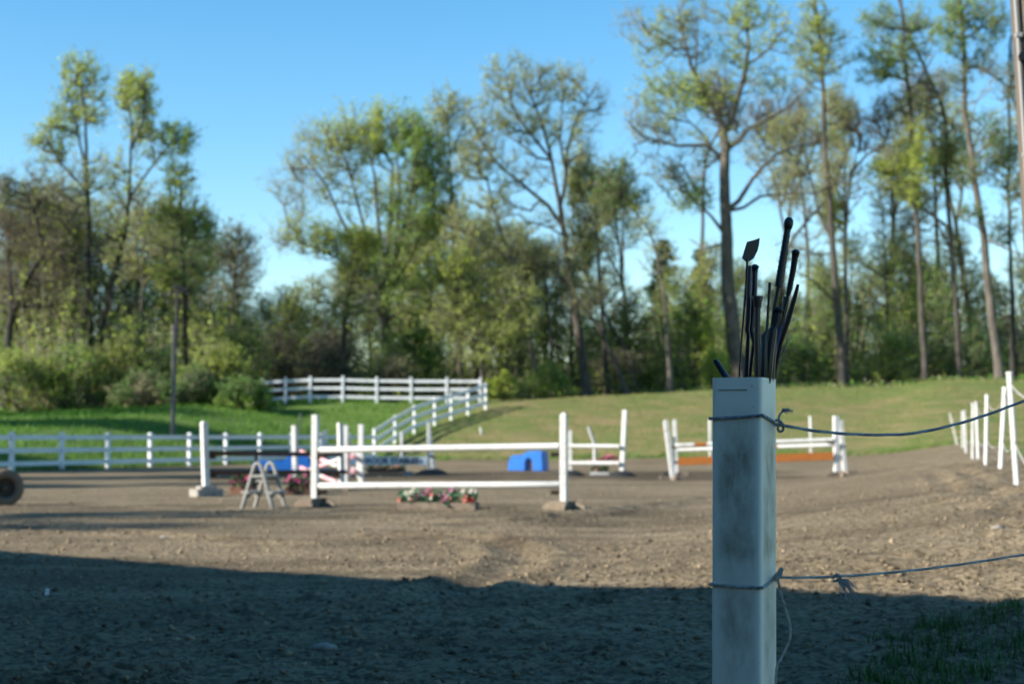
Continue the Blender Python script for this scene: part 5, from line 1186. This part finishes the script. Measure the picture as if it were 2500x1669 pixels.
tree('bright_clad_tree', 'tall tree with yellow-green shoots up its trunk, third right of the post', 98,
     [(S6([(512, 1540), (500, 1300), (485, 1050), (472, 800), (465, 600), (455, 400), (435, 250), (420, 0), (415, -60)]), .22, .07), (S6([(470, 760), (400, 690), (330, 690), (290, 680)]), .07, .03), (S6([(450, 380), (500, 300), (560, 200)]), .07, .03)],
     [(2150, 60, 60, 60, 3, 2, 1), (2180, 150, 60, 60, 3, 2, 1), (2130, 160, 50, 50, 2, 3, 1), (2230, 80, 50, 70, 2, 1.6, 1), (2240, 370, 35, 70, 3, 4, 0), (2160, 420, 50, 25, 2, 3, 0), (2230, 470, 40, 45, 2, 3, 0), (2200, 260, 50, 60, 2, 1.5, 1)], 304, 400, leafmats=('lf_lime', 'lf_fresh'), bark='bark', ls=.2)
tree('slanting_tree', 'tree slanting left at the top, fourth right of the post', 100,
     [(S6([(650, 1530), (635, 1300), (615, 1050), (600, 850), (590, 700), (600, 540), (570, 400), (510, 280), (440, 130), (400, 0)]), .2, .07), (S6([(610, 1000), (560, 900), (520, 810), (480, 760)]), .08, .03), (S6([(605, 560), (640, 600), (690, 680)]), .06, .02)],
     [(2210, 130, 60, 60, 2, 1.4, 0), (2260, 230, 60, 60, 2, .8, 0), (2300, 330, 50, 60, 2, .5, 0), (2330, 370, 45, 35, 2, 4, 1), (2300, 420, 60, 50, 2, 1.6, 0), (2250, 60, 50, 50, 1, 1.6, 0)], 305, 320, leafmats=('lf_fresh', 'lf_yellow'), bark='bark', ls=.2)
tree('thick_sunlit_tree', 'stout tree with a mossy trunk near the right edge', 96,
     [(S6([(815, 1520), (790, 1300), (755, 1000), (725, 800), (700, 600), (675, 450), (680, 300), (670, 150), (650, -20)]), .3, .1), (S6([(690, 260), (760, 290), (830, 340), (890, 440)]), .1, .03), (S6([(720, 680), (790, 710), (840, 760)]), .08, .03), (S6([(765, 960), (830, 1000), (910, 1030)]), .09, .03), (S6([(675, 160), (740, 110), (790, 60)]), .08, .03), (S6([(735, 920), (690, 900), (640, 870)]), .05, .02)],
     [(2350, 30, 60, 50, 3, 3.2, 0), (2320, 90, 50, 50, 2, 2.6, 0), (2410, 60, 55, 60, 3, 2.4, 0), (2380, 140, 50, 50, 2, 1.3, 1), (2440, 200, 50, 60, 2, .6, 1), (2330, 200, 50, 60, 2, 1, 1), (2420, 330, 50, 60, 2, 2, 1), (2380, 420, 60, 50, 2, 2.2, 1), (2370, 520, 50, 40, 1, 2.2, 1), (2450, 440, 45, 60, 1, 1.6, 1)], 306, 480, leafmats=('lf_fresh', 'lf_deep'), bark='bark_pale', ls=.2)
tree('edge_tree', 'thin dark tree with crossing limbs at the far right edge', 97,
     [(S6([(865, 1480), (855, 1300), (840, 1050), (835, 850), (830, 720), (840, 600)]), .18, .06), (S6([(840, 900), (870, 980), (900, 1060)]), .06, .03), (S6([(830, 330), (870, 420), (905, 480)]), .08, .05), (S6([(835, 740), (870, 640), (900, 560)]), .06, .03), (S6([(838, 800), (890, 820), (920, 840)]), .05, .02)],
     [(2460, 380, 50, 60, 3, 1.8, 0), (2480, 470, 40, 50, 2, 1.6, 0), (2450, 560, 45, 50, 2, 1, 0), (2485, 180, 30, 70, 2, .8, 0), (2490, 60, 30, 60, 1, 1, 0)], 307, 240, leafmats=('lf_deep',), bark='bark_dark', ls=.2)
tree('young_tree', 'slim young tree with a yellowish stem in the right background', 104,
     [(S6([(365, 1520), (358, 1300), (350, 1100), (340, 900), (325, 750)]), .1, .03)], [(2150, 620, 60, 60, 2, .9, 0), (2160, 720, 60, 70, 2, 1.1, 0), (2150, 540, 40, 60, 1, .4, 0)], 308, 180, leafmats=('lf_olive',), ls=.19)

# ------------------------------------------------------------------ understorey
def pine(name, label, D, px, ytop, ybot, halfw, seed):
    r = np.random.default_rng(seed); g = gp(px, D); top = at(px, ytop, D); h = top.z - g.z; acc_t, acc_c = Acc(), Acc()
    V, F = prisms(np.array([g]) - [[0, 0, .2]], np.array([top]), np.array([.25]), np.array([.02]), 7); acc_t.add(V, F, 0)
    wmax = halfw / FPX * D
    for k in range(90):
        f = .12 + .88 * k / 89; L = wmax * (1 - f) ** .7 * (.55 + .6 * r.random()) + .15; a = r.random() * 6.28
        p0 = np.array(g) + np.array([0, 0, h * f]); p1 = p0 + np.array([math.cos(a) * L, math.sin(a) * L, .18 * L])
        V, F = prisms(p0[None], p1[None], np.array([.04]), np.array([.01]), 4); acc_c.add(V, F, 0)
        n = int(40 + 50 * L); q = p0 + (p1 - p0) * (r.random(n) ** .7)[:, None] + r.normal(0, .17, (n, 3)) * np.array([1, 1, .6]); V, F = leaf_quads(q, .26, r); acc_c.add(V, F, 1)
    o = thing(name, g, label, 'tree')
    for acc, nm, ms in ((acc_t, 'trunk', ['bark_dark']), (acc_c, 'crown', ['twig', 'lf_pine'])):
        acc.V = [v - np.array(g) for v in acc.V]; link(nm, acc.mesh(nm, ms), o)
pine('evergreen_tree', 'dark blue-green evergreen behind the arched tree', 118, 1622, 590, 900, 75, 401)
pine('evergreen_tree', 'dark evergreen peeping out just right of the huge trunk', 122, 1712, 612, 900, 60, 402)

def bush(name, label, D, px, halfw, ytop, seed, mats, leaves, stems=7, npts=170, ls=.2, twig_m='twig', droop=0, tl=.6, cat='shrub', flat=.9, ybase=None):
    r = random.Random(seed); g = gp(px, D); m = D / FPX; top = at(px, ytop, D).z - g.z; w = halfw * m; T = []
    for k in range(stems):
        a = r.random() * 6.28; q = w * .55 * r.random(); s = g + Vector((math.cos(a) * q * .35, math.sin(a) * q * .35, -.1)); e = g + Vector((math.cos(a) * q, math.sin(a) * q, top * (.35 + .35 * r.random())))
        T.append(([s, s.lerp(e, .5) + Vector((0, 0, top * .06)), e], .045, .015))
    B = []
    for k in range(7):
        x = (r.random() * 2 - 1) * .62; zz = .30 + .42 * r.random() * (1 - .5 * abs(x)); B.append((g + Vector((x * w, (r.random() - .5) * w * .9, top * zz)), (w * .42, w * .42, top * .27), 1, leaves * r.uniform(.6, 1.4), r.randrange(len(mats))))
    B.append((g + Vector((0, 0, top * .72)), (w * .45, w * .45, top * .27), 1.2, leaves, 0)); B.append((g + Vector((0, 0, top * .2)), (w * .85, w * .7, top * .2), 1.5, leaves, len(mats) - 1))
    at_, ac_, cm, bk = grow_tree(T, B, seed, npts, twigs=4, tl=tl, ls=ls, leafmats=mats, twig_m=twig_m, bark='bark_dark', lo=0, droop=droop, sub=2)
    o = thing(name, g, label, cat)
    for acc, nm, ms in ((at_, 'stems', [bk]), (ac_, 'foliage', cm)):
        acc.V = [v - np.array(g) for v in acc.V]; link(nm, acc.mesh(nm, list(ms)), o)
bush('shrub', 'broad yellow-olive bush right of the lamp pole', 79, 520, 110, 815, 501, ('lf_olive', 'lf_lime', 'lf_deep'), 1.6, npts=260, droop=.2)
bush('shrub', 'olive-topped taller bush behind the yellow-olive one by the lamp', 85, 590, 100, 740, 502, ('lf_olive', 'lf_lime'), 1.4, npts=260, droop=.2)
bush('shrub', 'broad olive-green bush left of the lamp pole', 80, 300, 120, 780, 503, ('lf_olive', 'lf_fresh', 'lf_deep'), 1.5, npts=280, droop=.15)
bush('shrub', 'fresh green bush under the tall straight left tree', 78.5, 165, 110, 830, 504, ('lf_fresh', 'lf_olive', 'lf_deep'), 1.5, npts=260, droop=.15)
bush('shrub', 'dark green bush at the far left edge', 78, 40, 130, 850, 505, ('lf_deep', 'lf_olive'), 1.5, npts=260)
bush('shrub', 'low deep green bush left of the upper fence end', 77, 600, 95, 925, 506, ('lf_deep', 'lf_fresh'), 2, npts=240, tl=.45)
bush('shrub', 'low dark green bush right of the lamp pole foot', 78, 480, 90, 890, 507, ('lf_deep', 'lf_dark'), 1.8, npts=200)
bush('shrub', 'low dark bush left of the lamp pole foot', 77.5, 360, 110, 900, 508, ('lf_deep', 'lf_dark', 'lf_brown'), 1.8, npts=200)
bush('thicket', 'dark brown leafless thicket behind the upper white fence', 88, 800, 130, 795, 509, ('lf_brown', 'lf_dark'), 0.87, stems=14, npts=420, twig_m='twig_brown', tl=.9, cat='thicket')
bush('thicket', 'brown thicket joining the green bush at the left of the upper fence', 89, 690, 90, 780, 510, ('lf_brown', 'lf_dark'), 0.87, stems=12, npts=320, twig_m='twig_brown', tl=.9, cat='thicket')
bush('shrub', 'dense green bush above the right part of the upper fence', 90, 1010, 110, 760, 511, ('lf_deep', 'lf_fresh'), 2.11, npts=320)
bush('shrub', 'pale brownish bush above the upper fence posts', 86.5, 950, 90, 865, 512, ('lf_brown', 'lf_olive'), 1.24, npts=240, twig_m='twig_brown')
bush('shrub', 'yellow-green bush right of the upper fence end', 87, 1230, 60, 905, 513, ('lf_lime', 'lf_olive'), 1.74, npts=200, tl=.4)
bush('shrub', 'bright green bush between the leaning trunks', 90, 1345, 85, 880, 514, ('lf_fresh', 'lf_lime'), 1.61, npts=220)
bush('shrub', 'brown twiggy bush at the foot of the slanting trunks', 94, 1510, 90, 840, 515, ('lf_brown', 'lf_olive'), 0.87, npts=240, twig_m='twig_brown')
bush('shrub', 'tall fresh green bush left of the crop post', 98, 1690, 70, 690, 516, ('lf_fresh', 'lf_lime'), 1.74, npts=300)
bush('shrub', 'glowing lime bush beside the rim of the crop post', 95, 1745, 45, 850, 517, ('lf_lime', 'lf_fresh'), 2.17, npts=170)
bush('shrub', 'green bush right of the crop post below the straight tree', 99, 1960, 90, 820, 518, ('lf_fresh', 'lf_deep'), 1.74, npts=240)
bush('shrub', 'wide green bush under the bright-clad tree', 100, 2170, 100, 770, 519, ('lf_fresh', 'lf_lime'), 1.61, npts=280)
bush('shrub', 'green bush between the slanting and the mossy tree', 101, 2380, 90, 760, 520, ('lf_deep', 'lf_fresh'), 1.49, npts=260)
bush('shrub', 'rust-tinged bush at the far right edge', 108, 2475, 60, 740, 521, ('lf_rust', 'lf_olive'), 1.24, npts=180)
bush('background_tree', 'round dark-green background tree right of the bright-clad tree', 112, 2290, 110, 600, 522, ('lf_deep', 'lf_olive'), 1.24, npts=420, cat='tree', tl=.9, ls=.24)
bush('background_tree', 'round olive background tree behind the slim young tree', 113, 2130, 100, 610, 523, ('lf_olive', 'lf_deep'), 1.12, npts=400, cat='tree', tl=.9, ls=.24)
bush('background_tree', 'olive background tree seen just right of the crops', 114, 1990, 80, 690, 524, ('lf_olive', 'lf_fresh'), 1.24, npts=300, cat='tree', tl=.9, ls=.24)
bush('background_tree', 'pale green background tree left of the evergreen', 112, 1520, 90, 720, 525, ('lf_olive', 'lf_fresh'), 1.36, npts=320, cat='tree', tl=.8, ls=.24)
bush('background_tree', 'lime background tree in the gap left of the broad tree', 93, 720, 75, 680, 526, ('lf_lime', 'lf_olive'), 1.12, npts=300, cat='tree', tl=.8)

# undergrowth mass behind everything
def mass():
    r = np.random.default_rng(77); acc = Acc(); ms = ['twig', 'lf_deep', 'lf_fresh', 'lf_olive', 'lf_dark', 'lf_brown', 'lf_lime']
    for k in range(400):
        px = -140 + 2800 * r.random(); layer = r.random(); D = (79.5 if px < 620 else 92 if px < 1250 else 100) + 26 * layer ** .8
        ytop = np.interp(px, [0, 160, 420, 520, 600, 680, 760, 900, 1080, 1300, 1480, 1560, 1700, 1880, 2000, 2120, 2330, 2440, 2500], [560, 600, 600, 640, 720, 730, 720, 690, 640, 640, 740, 740, 660, 730, 690, 640, 640, 730, 760])
        hmax = (1064 - ytop) / FPX * D - 2.2; h = hmax * (.32 + .68 * r.random() ** (1.5 - layer)) ; w = 1.1 + 1.5 * r.random(); g = np.array(gp(px, D))
        cm = r.choice([1, 2, 3, 4, 5, 6], p=[.2, .22, .24, .1, .1, .14])
        V, F = leaf_cloud(g + np.array([0, 0, h * .2]), (w * 1.2, w, h * .22), int(40 * w), .24, r, .15); acc.add(V, F, cm)
        n = 12; a = g + r.normal(0, w * .3, (n, 3)) * np.array([1, 1, 0]); b = a + np.stack([r.normal(0, w * .45, n), r.normal(0, w * .45, n), h * (.5 + .55 * r.random(n))], -1)
        V, F = prisms(a, b, np.full(n, .035), np.full(n, .008), 3); acc.add(V, F, 0)
        n = 110; q = r.integers(0, 12, n); f = .2 + .8 * r.random(n)[:, None]; a2 = a[q] + (b[q] - a[q]) * f; d = r.normal(0, .5, (n, 3)); d[:, 2] += .4; b2 = a2 + d * (.5 + .9 * r.random(n))[:, None]
        V, T = cones(a2, b2, np.full(n, .010)); acc.add3(V, T)
        n = int(190 * w); q = r.integers(0, 110, n); V, F = leaf_tris(a2[q] + (b2[q] - a2[q]) * r.random(n)[:, None] + r.normal(0, .14, (n, 3)), .19, r, .1); acc.add3(V, F, cm)
    tag(link('undergrowth', acc.mesh('undergrowth', ms)), 'tangled green and brown undergrowth filling the wood behind the trees', 'undergrowth', kind='stuff')
mass()
def dry_litter():
    r = np.random.default_rng(78); n = 16000; px = -80 + 2680 * r.random(n); D = np.where(px < 660, 77.5, np.where(px < 1200, 86, 94)) + 5 * r.random(n)
    X = (px - CX) / FPX * D; P = np.stack([X, D, terr_z(X, D) + .35 * r.random(n) ** 2], -1); V, F = leaf_quads(P, .2, r)
    mi = r.choice([0, 1, 2], n, p=[.35, .4, .25]); me = raw_mesh('wood_edge_plants', V, F, None, mats=['lf_brown', 'lf_deep', 'blade'], mi4=mi)
    tag(link('wood_edge_plants', me), 'low weeds and dead leaves along the edge of the wood', 'weeds', kind='stuff')
dry_litter()

# hazy trees of the wood behind, copies of three kinds
def copy_tree(src, loc, rz, sc, label, group):
    o = src.copy(); COL.objects.link(o); o.location = loc; o.rotation_euler = (0, 0, rz); o.scale = sc; o['label'] = label; o['group'] = group
    for ch in list(src.children):
        c = ch.copy(); COL.objects.link(c); c.parent = o
kinds = []
for k, (px, D, lm, tw, dr_, lv) in enumerate(((265, 98, ('lf_olive', 'lf_lime'), 'twig', .12, 1.6), (1215, 104, ('lf_fresh', 'lf_olive'), 'twig', .0, 1.8), (60, 96, ('lf_olive', 'lf_brown'), 'twig', .3, 1.1))):
    kinds.append(tree('background_tree', ('hazy olive tree in the background wood left of the lamp', 'hazy fresh green tree in the background wood left of centre', 'hazy brown-twigged tree in the background wood at the far left')[k], D,
        [([(px, 960), (px + 4, 830), (px - 4, 700), (px + 2, 590)], .16, .04), ([(px + 2, 790), (px + 50, 700), (px + 70, 640)], .07, .03), ([(px, 800), (px - 50, 710), (px - 65, 660)], .07, .03)],
        [(px, 590, 60, 65, 3, lv, 0), (px + 65, 660, 55, 60, 2, lv, 1), (px - 60, 670, 55, 60, 2, lv, 0), (px, 720, 85, 70, 3, lv, 0), (px + 55, 790, 60, 60, 2, lv, 1), (px - 55, 800, 60, 60, 2, lv, 0)], 600 + k, 420, leafmats=lm, twig_m=tw, bark='bark_dark', ls=.2, tl=.95, droop=dr_, lo=.15))
rb = random.Random(12)
for px, D, k, sc in ((-20, 93, 2, 1.15), (120, 99, 2, 1.2), (175, 95, 0, 1.05), (330, 96, 2, 1.05), (395, 99, 0, 1.1), (450, 94, 1, .95), (515, 101, 2, .95), (575, 97, 0, .62), (640, 103, 0, .62), (700, 99, 1, .6), (770, 101, 0, .72), (840, 104, 2, .8), (905, 100, 1, .95),
                     (985, 104, 1, 1.05), (1050, 99, 0, 1.0), (1110, 103, 1, 1.05), (1165, 98, 0, .95), (1270, 106, 0, .98), (1330, 110, 1, .95), (1395, 107, 0, .8), (1460, 110, 2, .72), (1550, 108, 0, .62), (1660, 112, 1, .78), (1740, 110, 0, .85), (1820, 112, 1, .8), (1905, 114, 0, .72),
                     (2015, 111, 1, .82), (2080, 115, 0, .92), (2200, 113, 1, .95), (2245, 117, 2, .95), (2340, 114, 0, .92), (2420, 116, 1, .72), (2500, 113, 0, .75)):
    where = 'left of the lamp' if px < 420 else 'between the lamp and the gap of sky' if px < 660 else 'behind the broad fan-shaped tree' if px < 1000 else 'left of the leaning centre trees' if px < 1300 else 'left of the huge tree' if px < 1700 else 'around the crop post' if px < 1950 else 'among the right-hand trunks'
    copy_tree(kinds[k], gp(px, D) - Vector((0, 0, .1)), rb.random() * 6.28, (sc * rb.uniform(.9, 1.1), sc, sc * rb.uniform(.95, 1.05)),
              ('hazy olive', 'hazy fresh green', 'hazy brown-twigged')[k] + ' background tree ' + where, 'hazy trees of the wood behind')

for px, D, src, rz, sc, lab in ((1885, 113, 'great_leaning_tree', 2.2, .98, 'tall twiggy tree far back between the huge and the straight tree'), (2075, 117, 'slender_tree', 1.0, 1.2, 'slim tall tree far back right of the curved bare tree'), (2160, 114, 'great_leaning_tree', 4.0, .95, 'tall twiggy tree far back behind the bright-clad tree'),
                            (2395, 113, 'great_leaning_tree', 5.6, 1.05, 'tall twiggy tree far back behind the mossy tree'), (2500, 110, 'slender_tree', 2.6, 1.15, 'slim tall tree far back at the right edge'), (1545, 116, 'great_leaning_tree', .9, .8, 'tall twiggy tree far back left of the huge tree'),
                            (1975, 120, 'curved_bare_tree', 3.0, 1.25, 'bare curved tree far back left of the straight tree'), (2290, 119, 'curved_bare_tree', 1.4, 1.35, 'bare curved tree far back right of the bright-clad tree'), (1720, 119, 'curved_bare_tree', 5.0, 1.3, 'bare curved tree far back behind the huge tree'),
                            (1390, 112, 'slender_tree', 4.1, .95, 'slim tall tree far back behind the yellow-tufted one'), (30, 98, 'great_leaning_tree', 2.9, .72, 'twiggy tree far back at the left edge'), (300, 101, 'great_leaning_tree', .3, .70, 'twiggy tree far back between the two tall left trees'), (415, 103, 'slender_tree', 1.9, .75, 'slim tree far back beside the lamp pole')):
    copy_tree(bpy.data.objects[src], gp(px, D) - Vector((0, 0, .15)), rz, (sc, sc, sc), lab, 'tall trees of the wood behind')

same = {}
for o in [q for q in bpy.data.objects if q.get('group') == 'hazy trees of the wood behind']: same.setdefault(o['label'], []).append(o)
for lab, os_ in same.items():
    os_.sort(key=lambda q: q.location.x / q.location.y); n = len(os_)
    if n > 1:
        for k, o in enumerate(os_): o['label'] = lab + ', ' + (('left', 'right')[k] + ' one of two' if n == 2 else ('leftmost', 'middle', 'rightmost')[k] + ' of three' if n == 3 else f'{("first", "second", "third", "fourth", "fifth")[k]} from the left')

# trees outside the left edge whose shadows fall across the arena and lawn
SRC = bpy.data.objects['spreading_tree']; SRC2 = bpy.data.objects['leafy_tree']
for x, y, rz, q, src in ((-38, 31.5, .6, 1.0, SRC), (-37, 25.5, 2.1, 1.2, SRC2), (-45, 53, 3.3, 1.0, SRC), (-44, 62, 5.2, .9, SRC), (-36, 43, 1.2, 1.1, SRC2), (-43, 38, 4.0, 1.0, SRC), (-32.4, 9.2, .4, 1.14, SRC2), (-35, 11, 3.6, 1.2, SRC2)):
    copy_tree(src, V3(x, y), rz, (q, q, q), 'tree beyond the left edge throwing long shadows over the arena', 'trees beyond the left edge of the picture')
